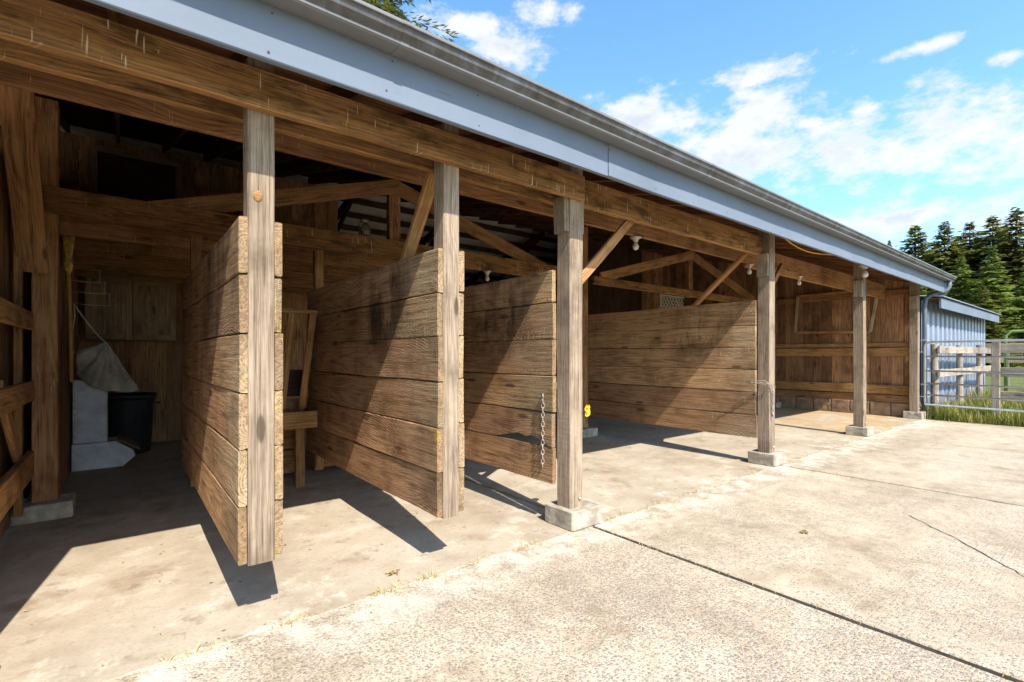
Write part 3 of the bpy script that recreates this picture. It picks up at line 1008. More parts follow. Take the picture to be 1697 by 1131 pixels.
def king_truss(xa, xb, xl, xm, xr, hh, zc):
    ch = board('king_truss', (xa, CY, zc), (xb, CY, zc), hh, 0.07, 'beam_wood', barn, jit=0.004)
    board('diagonal', (xl, CY - 0.006, 2.84), (xm + 0.03, CY - 0.006, 3.64), 0.18, 0.04, 'brown_wood', ch)
    board('diagonal', (xm - 0.03, CY + 0.006, 3.64), (xr, CY + 0.006, 2.84), 0.18, 0.04, 'brown_wood', ch)
    board('king_post', (xm, CY + 0.06, 2.7), (xm, CY + 0.06, 3.72), 0.16, 0.09, 'brown_wood', ch, up=(1, 0, 0))
    return ch


king_truss(-0.58, 6.15, 0.22, 2.8, 5.47, 0.235, 2.805)
king_truss(6.60, 13.95, 6.8, 9.8, 12.7, 0.145, 2.775)
for x in (-0.52, 6.40, 13.9):
    p = board('inner_post', (x, CY + 0.09, 0.14), (x, CY + 0.09, 3.7), 0.17, 0.16, 'brown_wood', barn, up=(1, 0, 0))
    rough_block('concrete_footing', (x - 0.2, CY - 0.13, 0.004), (x + 0.19, CY + 0.24, 0.15), 'block_concrete', p, x)
# stall back boards under the mangers
for (xa, xb, y, zs) in ((0.72, 1.66, 5.95, (0.22, 0.5)), (1.88, 2.87, 5.98, (0.22, 0.5, 0.8)), ):
    for z in zs:
        board('stall_back_plank', (xa, y, z), (xb, y, z), 0.26, 0.04, 'brown_wood', barn)

# ---- left wall of the feed alley: vertical boards with girts on the inside
LW = -0.70
lw = board('alley_wall', (LW, 2.99, 3.02), (LW, 9.8, 3.02), 0.09, 0.05, 'wall_wood', barn)
y = 3.03
while y < 9.75:
    w = R.uniform(0.17, 0.23)
    board('wall_board', (LW - 0.03, y + w / 2, 0.02), (LW - 0.03, y + w / 2, 3.05 if y < 5.9 else 4.0), w - 0.004, 0.022, 'wall_wood', lw, up=(0, 1, 0), nseg=1, jit=0.002)
    y += w
for z, h in ((1.73, 0.15), (1.13, 0.17), (0.50, 0.22)):
    board('girt', (LW + 0.09, 2.95, z), (LW + 0.09, 5.90, z), h, 0.045, 'orange_wood', lw)
board('girt_brace', (LW + 0.055, 4.75, 1.22), (LW + 0.055, 5.72, 0.45), 0.12, 0.04, 'orange_wood', lw)
for y in (4.0, 5.75):
    board('stud', (LW + 0.035, y, 0.1), (LW + 0.035, y, 3.0), 0.10, 0.05, 'brown_wood', lw, up=(0, 1, 0))
board('knee_brace', (-0.585, 4.75, 3.55), (-0.575, 5.80, 2.15), 0.19, 0.045, 'brown_wood', barn, up=(1, 0, 0))
# boxed-out jamb and inner lining beyond the post
for (y, w) in ((6.16, 0.14), (6.33, 0.16), (6.52, 0.17), (6.72, 0.2), (6.94, 0.2), (7.16, 0.2), (7.38, 0.2), (7.6, 0.2), (7.82, 0.2), (8.04, 0.2), (8.26, 0.2), (8.48, 0.2), (8.7, 0.2), (8.92, 0.2), (9.14, 0.2), (9.36, 0.2), (9.58, 0.2)):
    board('lining_board', (-0.50, y + w / 2, 0.02), (-0.50 + R.uniform(-0.008, 0.008), y + w / 2, 2.62), w - 0.006, 0.022, 'wall_wood', lw, up=(0, 1, 0), nseg=1)

# ---- tack room back wall with upper hatch
BY = 9.85
bw = board('tack_room_wall', (-0.7, BY + 0.05, 2.75), (3.35, BY + 0.05, 2.75), 0.1, 0.05, 'brown_wood', barn)
x = -0.7
while x < 3.35:
    w = R.uniform(0.18, 0.24)
    board('wall_board', (x + w / 2, BY, 0.02), (x + w / 2, BY, 4.75), w - 0.004, 0.022, 'wall_wood', bw, up=(1, 0, 0), nseg=1)
    x += w
for (a, b) in (((-0.32, 3.12), (-0.32, 4.6)), ((0.75, 3.12), (0.75, 4.6)), ((-0.32, 4.6), (0.75, 4.6)), ((-0.32, 3.12), (0.75, 3.12))):
    board('hatch_frame', (a[0], BY - 0.03, a[1]), (b[0], BY - 0.03, b[1]), 0.09, 0.03, 'cabinet_wood', bw, up=(1, 0, 0) if a[0] == b[0] else (0, 0, 1))
box('hatch_door', (-0.28, BY - 0.028, 3.16), (0.71, BY - 0.014, 4.56), 'dark_wood', bw)
y = 6.35
while y < 9.7:
    board('loft_joist', (-0.66, y, 2.68), (3.3, y, 2.68), 0.19, 0.045, 'brown_wood', barn)
    y += 0.8
y = 6.15
while y < 9.8:
    board('loft_board', (-0.66, y + 0.1, 2.79), (3.3, y + 0.1, 2.79), 0.195, 0.025, 'brown_wood', barn, up=(0, 1, 0), nseg=1)
    y += 0.2

# ---- inner cross wall behind the wide stalls
cw = board('cross_wall', (9.2, 9.35, 2.0), (14.0, 9.35, 2.0), 0.1, 0.05, 'dark_wood', barn)
x = 9.2
while x < 14.0:
    w = R.uniform(0.2, 0.27)
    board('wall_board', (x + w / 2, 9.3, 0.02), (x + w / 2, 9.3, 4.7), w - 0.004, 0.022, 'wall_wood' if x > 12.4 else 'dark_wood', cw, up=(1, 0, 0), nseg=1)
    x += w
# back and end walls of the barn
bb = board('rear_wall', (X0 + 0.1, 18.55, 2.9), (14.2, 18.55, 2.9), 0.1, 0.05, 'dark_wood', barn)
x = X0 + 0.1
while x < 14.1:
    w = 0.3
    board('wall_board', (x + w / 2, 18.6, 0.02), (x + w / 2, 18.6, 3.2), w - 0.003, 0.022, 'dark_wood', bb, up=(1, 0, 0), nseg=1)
    x += w
le = board('end_wall', (X0 + 0.12, 2.95, 2.9), (X0 + 0.12, 18.5, 2.9), 0.1, 0.05, 'brown_wood', barn)
y = 2.95
while y < 18.5:
    w = 0.3
    board('wall_board', (X0 + 0.08, y + w / 2, 0.02), (X0 + 0.08, y + w / 2, roof_under(y + w / 2) - 0.02), w - 0.003, 0.022, 'wall_wood', le, up=(0, 1, 0), nseg=1)
    y += w

# ---- right end wall: boards, rails and a course of blocks
EX = 14.10
ew = board('end_wall', (EX - 0.06, 2.98, 1.50), (EX - 0.06, 9.3, 1.50), 0.20, 0.045, 'orange_wood', barn)
y = 2.96
while y < 18.5:
    w = R.uniform(0.19, 0.235)
    board('wall_board', (EX, y + w / 2, 0.30), (EX + R.uniform(-0.006, 0.006), y + w / 2, roof_under(y + w / 2) - 0.02), w - 0.005, 0.022, 'wall_wood', ew, up=(0, 1, 0), nseg=1)
    y += w
meshobj('light_block_sheet', [(EX + 0.02, 2.96, 0.3), (EX + 0.02, 10.5, 0.3), (EX + 0.02, 10.5, 5.0), (EX + 0.02, 2.96, 3.15), (EX + 0.045, 2.96, 0.3), (EX + 0.045, 10.5, 0.3), (EX + 0.045, 10.5, 5.0), (EX + 0.045, 2.96, 3.15)], [(0, 1, 2, 3), (7, 6, 5, 4), (0, 3, 7, 4)], 'dark_wood', ew)  # added sheet behind the boards, stops daylight showing through their gaps
board('rail', (EX - 0.06, 2.98, 0.62), (EX - 0.06, 9.3, 0.62), 0.21, 0.045, 'orange_wood', ew)
board('rail', (EX - 0.045, 2.98, 1.67), (EX - 0.045, 9.3, 1.67), 0.10, 0.03, 'brown_wood', ew)
board('rail', (EX - 0.045, 2.98, 0.40), (EX - 0.045, 9.3, 0.40), 0.17, 0.03, 'brown_wood', ew)
board('rail', (EX - 0.05, 2.98, 2.88), (EX - 0.05, 9.3, 2.88), 0.14, 0.04, 'brown_wood', ew)
y = 2.98
k = 0
while y < 9.2:
    rough_block('concrete_block', (EX - 0.10, y + 0.006, 0.004), (EX + 0.09, y + 0.40, 0.315), 'cmu_concrete', ew, k + 0.3)
    y += 0.41
    k += 1

# ---- downspout and outlet at the right end
ds = tube('downspout', [(X1 - 0.12, FY - 0.09, 3.08), (X1 - 0.12, FY - 0.09, 2.96), (X1 - 0.14, FY - 0.06, 2.88), (X1 - 0.25, FY + 0.16, 2.80), (X1 - 0.30, FY + 0.27, 2.72), (X1 - 0.31, FY + 0.30, 2.55), (X1 - 0.31, FY + 0.30, 0.42)], 0.045, 'blue_paint', barn, 12)
tube('drain_elbow', [(X1 - 0.31, FY + 0.30, 0.46), (X1 - 0.31, FY + 0.30, 0.16), (X1 - 0.29, FY + 0.26, 0.08), (X1 - 0.22, FY + 0.12, 0.045)], 0.055, 'black_pipe', ds, 12)
for z in (1.75, 0.75):
    box('strap', (X1 - 0.37, FY + 0.245, z), (X1 - 0.25, FY + 0.36, z + 0.03), 'galvanised', ds)
# soffit trim bits near the second wide stall
board('loose_lath', (7.0, 2.70, 3.075), (8.3, 2.66, 3.06), 0.09, 0.015, 'pale_wood', barn, up=(0, 1, 0))

# ------------------------------------------------------------------ things in and around the barn
# feed hopper
fb = thing('feed_hopper', 'dented white metal feed hopper with a low scoop tray in the left alley', 'feeder', (-0.30, 8.2, 0.004))
y0, y1 = 8.05, 8.5


def plate_prism(name, prof, ya, yb_, mat, parent, dent=0.004):
    """side profile (x,z) given thickness in y"""
    bm = bmesh.new()
    n = len(prof)
    va = [bm.verts.new((x, ya, z)) for x, z in prof]
    vb = [bm.verts.new((x, yb_, z)) for x, z in prof]
    bm.faces.new(va)
    bm.faces.new(list(reversed(vb)))
    for i in range(n):
        j = (i + 1) % n
        bm.faces.new((va[j], va[i], vb[i], vb[j]))
    bmesh.ops.bevel(bm, geom=list(bm.edges), offset=0.006, segments=1, affect='EDGES')
    bmesh.ops.recalc_face_normals(bm, faces=bm.faces)
    for v in bm.verts:
        v.co += mnoise.noise_vector(v.co * 5) * dent
    c = Vector((sum(p[0] for p in prof) / n, (ya + yb_) / 2, sum(p[1] for p in prof) / n))
    for v in bm.verts:
        v.co -= c
    me = bpy.data.meshes.new(name)
    bm.to_mesh(me)
    bm.free()
    me.materials.append(M[mat])
    return link(bpy.data.objects.new(name, me), parent, Matrix.Translation(c))


plate_prism('hopper_body', [(-0.46, 0.34), (-0.13, 0.34), (-0.13, 1.10), (-0.46, 1.13)], y0, y1, 'white_enamel', fb)
plate_prism('hopper_base', [(-0.47, 0.006), (0.02, 0.006), (0.15, 0.13), (0.12, 0.21), (-0.05, 0.34), (-0.12, 0.335), (-0.47, 0.335)], y0 - 0.012, y1 + 0.01, 'white_enamel', fb, 0.006)
plate_prism('tray_lid', [(-0.04, 0.352), (0.19, 0.20), (0.20, 0.214), (-0.03, 0.368)], y0 - 0.02, y1, 'cabinet_wood', fb, 0.003)
for i in range(8):
    z = 0.42 + i * 0.09
    for x in (-0.44, -0.15):
        b = lathe('rivet', [(0.008, 0), (0.007, 0.004), (0.002, 0.006)], 'rust_chain', fb, (x, y0, z), 6)
        Mw = Matrix.Translation((x, y0 + 0.002, z)) @ Matrix.Rotation(rad(90), 4, 'X')
        WM[b] = Mw
        b.matrix_basis = WM[fb].inverted() @ Mw

# black bin
tb = thing('trash_can', 'black plastic trash can standing against the dark tack room wall', 'trash can', (0.10, 9.15, 0.004))
lathe('bin_body', [(0.25, 0.0), (0.255, 0.02), (0.30, 0.78), (0.305, 0.80), (0.325, 0.80), (0.33, 0.83), (0.325, 0.86), (0.31, 0.86), (0.295, 0.80), (0.24, 0.05)], 'black_plastic', tb, (0.10, 9.15, 0.005), 28)
for s in (-1, 1):
    box('handle', (0.10 + s * 0.345 - 0.025, 9.07, 0.70), (0.10 + s * 0.345 + 0.025, 9.23, 0.73), 'black_plastic', tb)

# canvas sack with its rope and wire hooks
def sack():
    apex = Vector((-0.135, 7.95, 1.60))
    nu, nv = 34, 26
    BL, BM, BR = Vector((-0.42, 0, 1.20)), Vector((-0.15, 0, 0.95)), Vector((0.19, 0, 1.00))
    SL = Vector((-0.415, 0, 1.475))
    A = Vector((apex.x, 0, apex.z))

    def outline(u, v):
        top = SL.lerp(A, min(1, u / 0.62)) if u < 0.62 else A
        if u < 0.5:
            bot = BL.lerp(BM, u / 0.5)
        else:
            bot = BM.lerp(BR, (u - 0.5) / 0.5)
        bot = bot + Vector((0, 0, -0.025 * math.sin(u * 9.0)))
        p = top.lerp(bot, v)
        return p

    vs, fs = [], []
    for side in (-1, 1):
        for i in range(nv + 1):
            for j in range(nu + 1):
                u, v = j / nu, i / nv
                p = outline(u, v)
                d = p - A
                dist = math.hypot(d.x, d.z)
                ang = math.atan2(d.x, -d.z)
                puff = 0.075 * (math.sin(math.pi * u) ** 0.6) * min(1, v * 2.5) * (1 - 0.65 * v ** 4) if 0 < u < 1 else 0
                fold = 0.055 * math.sin(ang * 9 + 0.8) * min(1, dist * 2.0) + 0.022 * math.sin(ang * 21 + v * 3) * min(1, dist * 3)
                crease = 0.025 * mnoise.noise(Vector((p.x * 7, p.z * 7, side * 0.4)))
                vs.append((p.x + 0.012 * mnoise.noise(Vector((p.z * 9, u * 3, 2))), apex.y + side * puff + fold + crease, p.z))
    n1 = (nu + 1) * (nv + 1)
    for sd2 in (0, 1):
        for i in range(nv):
            for j in range(nu):
                a = sd2 * n1 + i * (nu + 1) + j
                q = (a, a + nu + 1, a + nu + 2, a + 1)
                fs.append(q if sd2 == 0 else tuple(reversed(q)))
    for j in range(nu):
        a = nv * (nu + 1) + j
        fs.append((a, a + n1, a + 1 + n1, a + 1))
        fs.append((j, j + 1, j + 1 + n1, j + n1))
    for i in range(nv):
        for j in (0, nu):
            a = i * (nu + 1) + j
            fs.append((a, a + n1, a + nu + 1 + n1, a + nu + 1))
    c = Vector((apex.x, apex.y, 0.95))
    s = meshobj('canvas_sack', [Vector(v) - c for v in vs], fs, 'canvas', None, Matrix.Translation(c), True)
    tag(s, 'slack grey canvas sack hanging by a rope above the white hopper', 'sack')
    pts = []
    hook = Vector((-0.44, 7.9, 2.05))
    for i in range(13):
        t = i / 12
        p = hook.lerp(apex + Vector((0, 0, -0.03)), t)
        p.z -= 0.03 * math.sin(t * math.pi)
        pts.append(p)
    rp = tube('rope', pts, 0.008, 'rope', None, 6)
    tag(rp, 'thin pale rope running from a wall hook down to the canvas sack', 'rope')
    tube('loose_end', [hook, hook + Vector((0.01, 0, -0.15)), hook + Vector((-0.02, 0.01, -0.4)), hook + Vector((0.0, 0, -0.6))], 0.006, 'rope', rp, 6)


sack()
hk = thing('wire_hook_rack', 'bent wire hook rack on the alley wall beside the broom', 'hook', (-0.48, 7.9, 2.05))
for k, (dz, ln) in enumerate(((0.22, 0.30), (0.12, 0.34), (0.0, 0.38))):
    z = 2.05 + dz
    tube('hook_wire', [(-0.486, 7.3 + k * 0.25, z), (-0.486 + ln * 0.6, 7.32 + k * 0.25, z - 0.01), (-0.486 + ln, 7.34 + k * 0.25, z - 0.01), (-0.486 + ln, 7.34 + k * 0.25, z + 0.14), (-0.486 + ln - 0.08, 7.34 + k * 0.25, z + 0.14)], 0.005, 'wire', hk, 6)

# broom hung bristles up
br = thing('broom', 'straw broom hung bristles up on the alley wall beside the wire hooks', 'broom', (-0.43, 6.95, 1.15))
tube('handle', [(-0.405, 6.95, 1.15), (-0.41, 6.95, 1.7), (-0.43, 6.95, 2.34)], 0.018, 'broom_handle', br, 10)


def bristles():
    vs, fs = [], []
    prof = [(0.022, 2.28), (0.05, 2.33), (0.062, 2.38), (0.052, 2.42), (0.05, 2.45), (0.052, 2.48), (0.07, 2.58), (0.085, 2.68), (0.088, 2.76), (0.075, 2.83), (0.05, 2.86)]
    n = 40
    for (r, z) in prof:
        for j in range(n):
            a = 2 * math.pi * j / n
            k = 1 + (0.09 if j % 2 else -0.06) + R.uniform(-0.04, 0.04)
            vs.append((-0.43 + 0.55 * r * math.cos(a) * k, 6.95 + r * 1.0 * math.sin(a) * k, z + (R.uniform(-0.03, 0.03) if z > 2.8 else 0)))
    for i in range(len(prof) - 1):
        for j in range(n):
            a, b = i * n + j, i * n + (j + 1) % n
            fs.append((a, b, b + n, a + n))
    fs.append(tuple(reversed(range(n))))
    fs.append(tuple((len(prof) - 1) * n + j for j in range(n)))
    o = meshobj('bristles', vs, fs, 'straw', br)
    for z in (2.42, 2.45, 2.48):
        pts = [(-0.43 + 0.034 * math.cos(a * 0.5236), 6.95 + 0.060 * math.sin(a * 0.5236), z) for a in range(12)]
        tube('binding', pts, 0.004, 'wire', o, 5, closed=True)


bristles()

# cabinet on the back wall
cb = thing('wall_cabinet', 'two-door brown wooden cabinet mounted on the tack room wall', 'cabinet', (0.15, 9.55, 1.65))
box('carcass', (-0.42, 9.58, 1.66), (0.70, 9.838, 2.60), 'cabinet_wood', cb)
for x0_, x1_ in ((-0.41, 0.135), (0.145, 0.69)):
    d = box('door', (x0_, 9.556, 1.67), (x1_, 9.579, 2.59), 'cabinet_wood', cb)
    for (a, b, up) in (((x0_ + 0.035, 1.67), (x0_ + 0.035, 2.59), (1, 0, 0)), ((x1_ - 0.035, 1.67), (x1_ - 0.035, 2.59), (1, 0, 0)), ((x0_ + 0.07, 1.71), (x1_ - 0.07, 1.71), (0, 0, 1)), ((x0_ + 0.07, 2.55), (x1_ - 0.07, 2.55), (0, 0, 1))):
        board('door_frame', (a[0], 9.546, a[1]), (b[0], 9.546, b[1]), 0.07, 0.018, 'cabinet_wood', d, up=up, nseg=1, jit=0)
    for k in range(5):
        x = x0_ + 0.09 + k * (x1_ - x0_ - 0.18) / 4
        board('door_slat', (x, 9.551, 1.75), (x, 9.551, 2.51), 0.07, 0.009, 'cabinet_wood', d, up=(1, 0, 0), nseg=1, jit=0, cham=0.003)

# hay rack with trough in the second stall
hr = thing('hay_rack', 'wooden hay rack with slanted slats over a small trough box', 'hay rack', (1.35, 5.6, 0.2))
board('top_rail', (0.98, 5.45, 1.90), (1.655, 5.45, 1.90), 0.045, 0.09, 'orange_wood', hr)
for xa, xb in ((1.06, 1.0), (1.40, 1.33), (1.62, 1.53)):
    board('slat', (xa, 5.45, 1.88), (xb, 5.56, 0.86), 0.07, 0.03, 'orange_wood', hr, up=(1, 0, 0))
board('trough_front', (0.98, 5.44, 0.75), (1.655, 5.44, 0.75), 0.18, 0.03, 'orange_wood', hr)
board('trough_back', (0.98, 5.84, 0.80), (1.655, 5.84, 0.80), 0.28, 0.03, 'brown_wood', hr)
board('trough_floor', (0.98, 5.64, 0.675), (1.655, 5.64, 0.675), 0.37, 0.025, 'brown_wood', hr, up=(0, 1, 0))
for x in (0.995, 1.64):
    board('trough_end', (x, 5.456, 0.76), (x, 5.825, 0.76), 0.17, 0.025, 'brown_wood', hr)
for x in (1.10, 1.52):
    board('leg', (x, 5.60, 0.005), (x, 5.60, 0.66), 0.09, 0.07, 'brown_wood', hr, up=(1, 0, 0))
board('back_board', (0.98, 5.87, 1.12), (1.655, 5.87, 1.12), 0.30, 0.025, 'dark_wood', hr)

# glass jar on the truss chord
jr = thing('glass_jar', 'dusty brown glass jar with a lid standing on the truss chord', 'jar', (2.38, 5.93, 2.925))
lathe('jar_body', [(0.055, 0), (0.07, 0.01), (0.072, 0.12), (0.06, 0.15), (0.045, 0.165)], 'jar', jr, (2.38, 5.93, 2.926), 18)
lathe('lid', [(0.05, 0), (0.052, 0.004), (0.052, 0.03), (0.045, 0.034)], 'rust_chain', jr, (2.38, 5.93, 3.092), 18)


# bulbs in porcelain holders
def bulb(label, x, y, z, big=1.0):
    t = thing('light_bulb', label, 'light bulb', (x, y, z), 'bare bulbs in porcelain holders under the beams')
    lathe('lamp_holder', [(0.066 * big, 0.0), (0.066 * big, -0.012), (0.035 * big, -0.026), (0.026 * big, -0.055), (0.018 * big, -0.06)][::-1], 'porcelain', t, (x, y, z), 18)
    lathe('bulb', [(0.005, -0.150), (0.022, -0.145), (0.034, -0.125), (0.035, -0.105), (0.022, -0.075), (0.014, -0.06)] if big < 1.3 else [(0.005, -0.20), (0.03, -0.195), (0.047, -0.17), (0.048, -0.14), (0.03, -0.10), (0.02, -0.085)], 'bulb_glass', t, (x, y, z), 16)


bulb('white bulb hanging under the truss chord left of the chained post', 4.27, 5.93, 2.685)
bulb('white bulb under the inner beam beside the first wide stall knee brace', 4.62, 3.50, 2.79)
bulb('white bulb under the inner beam above the wide stall plank partition', 7.35, 3.50, 2.79)
bulb('white bulb under the beam above the framed panel bay', 9.15, 3.50, 2.79)
bulb('large white bulb under the eave in front of the second last post', 9.72, 2.70, 2.93, 1.35)

# lattice scrap
lt = thing('lattice_panel', 'scrap of pale diagonal lattice hanging behind the wide stall partition', 'lattice', (9.2, 6.05, 2.3))
for k in range(-3, 9):
    x = 8.78 + k * 0.11
    for s in (-1, 1):
        xa, xb = (x, x + 0.34) if s > 0 else (x + 0.34, x)
        xa2, xb2 = max(8.78, min(9.66, xa)), max(8.78, min(9.66, xb))
        if abs(xb2 - xa2) < 0.05:
            continue
        ta, tb2 = (xa2 - xa) / (xb - xa), (xb2 - xa) / (xb - xa)
        board('lath', (xa2, 6.05 + s * 0.006, 2.28 + 0.40 * ta), (xb2, 6.05 + s * 0.006, 2.28 + 0.40 * tb2), 0.026, 0.008, 'lattice_white', lt, nseg=1, jit=0)
board('lath', (8.76, 6.035, 2.69), (9.68, 6.035, 2.69), 0.03, 0.015, 'lattice_white', lt, nseg=1, jit=0)

# empty frame propped on the end wall rail
fr = thing('wooden_frame', 'large empty wooden frame propped against the right end wall boards', 'frame', (13.9, 4.5, 1.75))
fpts = [(3.62, 2.98), (3.78, 1.98), (5.45, 2.02), (5.38, 2.98)]
for i in range(4):
    a, b = fpts[i], fpts[(i + 1) % 4]
    board('frame_rail', (13.985, a[0], a[1]), (13.985, b[0], b[1]), 0.065, 0.03, 'orange_wood' if i % 2 else 'pale_wood', fr, up=(0, 1, 0) if i % 2 == 0 else (0, 0, 1))

# chains


def link_mesh(s):
    pts = []
    for i in range(14):
        a = 2 * math.pi * i / 14
        pts.append((0.010 * s * math.cos(a), 0, 0.020 * s * math.sin(a)))
    vs, fs = tube_geo(pts, 0.0034 * s, 6, closed=True)
    me = bpy.data.meshes.new('chain_link')
    me.from_pydata([tuple(v) for v in vs], [], fs)
    for p in me.polygons:
        p.use_smooth = True
    me.materials.append(M['rust_chain'])
    return me


LM = link_mesh(1.25)


def chain(label, path):
    t = thing('chain', label, 'chain', path[0], 'tie chains on the stall posts')
    P = [Vector(p) for p in path]
    seg = []
    for a, b in zip(P, P[1:]):
        n = max(1, int((b - a).length / 0.040))
        for i in range(n):
            seg.append((a.lerp(b, i / n), a.lerp(b, (i + 1) / n)))
    for i, (a, b) in enumerate(seg):
        z = (b - a).normalized()
        x = z.orthogonal().normalized()
        q = Vector((1, 0, 0)) if abs(z.x) < 0.7 else Vector((0, 1, 0))
        x = (z.cross(q) * (1 if i % 2 else -0.9) + q).normalized()
        x = (x - z * x.dot(z)).normalized()
        m = Matrix((x, z.cross(x), z)).transposed().to_4x4()
        m.translation = (a + b) / 2
        link(bpy.data.objects.new('chain_link', LM), t, m)


chain('rusty chain hanging from the short plank partition beside the flower post', [(2.845, 3.13, 1.06), (2.842, 3.13, 0.46)])
chain('rusty chain looped on the footed post at the wide stall', [(6.48, 3.06, 1.08), (6.52, 2.86, 1.06), (6.60, 2.842, 0.95), (6.60, 2.842, 0.60), (6.62, 2.842, 0.72), (6.63, 2.842, 0.98)])
tw = tube('twine', [(6.46, 3.1, 1.09), (6.50, 2.9, 1.10), (6.55, 2.84, 1.06), (6.62, 2.835, 1.07), (6.66, 2.83, 1.0)], 0.0045, 'twine', None, 6)
tag(tw, 'frayed straw-coloured twine tied with the chain at the wide stall post', 'twine')
pn = tube('chain_hook', [(2.845, 3.12, 1.05), (2.835, 3.12, 1.08), (2.845, 3.13, 1.10), (2.86, 3.14, 1.10)], 0.006, 'wire', None, 6)
tag(pn, 'bent wire hook holding the chain on the short plank partition', 'hook')

# yellow flower tied to the post
fl = thing('yellow_flower', 'bright yellow artificial flowers tied to the side of a post', 'flower', (3.09, 2.86, 0.95))
for (cx, cy, cz, s) in ((3.085, 2.845, 0.985, 1.0), (3.10, 2.85, 0.945, 0.9), (3.075, 2.84, 0.94, 0.75)):
    vs, fs = [], []
    for k in range(11):
        a = 2 * math.pi * k / 11 + cz * 9
        tl = R.uniform(0.3, 0.9)
        d = Vector((math.cos(a), -0.5 * tl, math.sin(a))).normalized()
        sd_ = Vector((-math.sin(a), 0, math.cos(a)))
        b0 = len(vs)
        L = 0.034 * s * R.uniform(0.85, 1.15)
        vs += [Vector((0, 0, 0)), d * L * 0.55 + sd_ * 0.010 * s, d * L + sd_ * 0.006 * s + Vector((0, -0.004, 0)), d * L - sd_ * 0.006 * s + Vector((0, -0.004, 0)), d * L * 0.55 - sd_ * 0.010 * s, d * L * 0.5 + Vector((0, 0.006, 0))]
        fs += [(b0, b0 + 1, b0 + 5), (b0 + 1, b0 + 2, b0 + 5), (b0 + 2, b0 + 3, b0 + 5), (b0 + 3, b0 + 4, b0 + 5), (b0 + 4, b0, b0 + 5)]
    pet = meshobj('petals', vs, fs, 'yellow_petal', fl, Matrix.Translation((cx, cy, cz)))
    h = lathe('flower_centre', [(0.001, -0.004), (0.009 * s, 0), (0.008 * s, 0.006), (0.001, 0.009)], 'flower_heart', fl, (0, 0, 0), 8)
    Mw = Matrix.Translation((cx, cy - 0.004, cz)) @ Matrix.Rotation(rad(90), 4, 'X')
    WM[h] = Mw
    h.matrix_basis = WM[fl].inverted() @ Mw
tube('stem', [(3.085, 2.85, 0.97), (3.072, 2.858, 0.90), (3.068, 2.860, 0.86)], 0.004, 'green_stem', fl, 6)

# yellow cord under the eave
pts = []
for i in range(25):
    t = i / 24
    pts.append((6.75 + 2.75 * t, 2.80 - 0.16 * t, 3.0 - 0.10 * math.sin(t * math.pi) * (1 - t) * 2 - 0.015 * math.sin(t * 9)))
cd = tube('extension_cord', pts, 0.009, 'yellow_cord', None, 6)
tag(cd, 'yellow extension cord sagging along the underside of the eave', 'cord')

# ------------------------------------------------------------------ blue shed
SY = 2.95
sh = thing('metal_shed', 'pale blue corrugated metal shed joined to the right end of the barn', 'shed', (18.6, SY, 0))


def corrugated(name, x0, x1, y, z0, z1, pitch, depth, mat, parent):
    vs, fs = [], []
    x = x0
    P = []
    while x < x1 - 0.01:
        P += [(x, y), (x + pitch * 0.45, y), (x + pitch * 0.50, y - depth), (x + pitch * 0.94, y - depth)]
        x += pitch
    n = len(P)
    for (px_, py_) in P:
        vs += [(px_, py_, z0), (px_, py_, z1)]
    for (px_, py_) in P:
        vs += [(px_, py_ + 0.03, z0), (px_, py_ + 0.03, z1)]
    for i in range(n - 1):
        fs.append((2 * i, 2 * i + 2, 2 * i + 3, 2 * i + 1))
        o = 2 * n
        fs.append((o + 2 * i, o + 2 * i + 1, o + 2 * i + 3, o + 2 * i + 2))
        fs.append((2 * i + 1, 2 * i + 3, o + 2 * i + 3, o + 2 * i + 1))
    c = Vector(((x0 + x1) / 2, y, (z0 + z1) / 2))
    return meshobj(name, [Vector(v) - c for v in vs], fs, mat, parent, Matrix.Translation(c))


for i in range(8):
    xa = 14.62 + i * 1.0
    corrugated('wall_sheet', xa, xa + 1.0, SY, 0.42, 2.72, 0.5, 0.055, 'shed_metal', sh)
box('base_sill', (14.62, SY - 0.05, 0.0), (22.7, SY + 0.05, 0.418), 'shed_base', sh)
box('corner_trim', (22.70, SY - 0.045, 0.0), (22.75, SY + 0.06, 2.72), 'blue_paint', sh)
for i in range(6):
    ya = SY + 0.06 + i * 1.0
    vs = []
box('side_wall', (22.70, SY + 0.062, 0.0), (22.74, SY + 5.0, 2.9), 'shed_metal', sh)
board('fascia_board', (14.64, 2.62, 2.62), (22.95, 2.62, 2.62), 0.24, 0.04, 'blue_paint', sh)
board('soffit_board', (14.64, 2.78, 2.735), (22.9, 2.78, 2.735), 0.28, 0.02, 'soffit_wood', sh, up=(0, 1, 0))
# corrugated roof
vs, fs = [], []
n = 110
for i in range(n + 1):
    x = 14.60 + 8.45 * i / n
    dz = 0.018 if i % 2 else 0
    vs += [(x, 2.55, 2.765 + dz), (x, 8.0, 3.35 + dz), (x, 2.55, 2.758 + dz), (x, 8.0, 3.34 + dz)]
for i in range(n):
    a = i * 4
    fs += [(a, a + 4, a + 5, a + 1), (a + 2, a + 3, a + 7, a + 6), (a, a + 2, a + 6, a + 4)]
meshobj('roof_sheet', vs, fs, 'galvanised', sh)

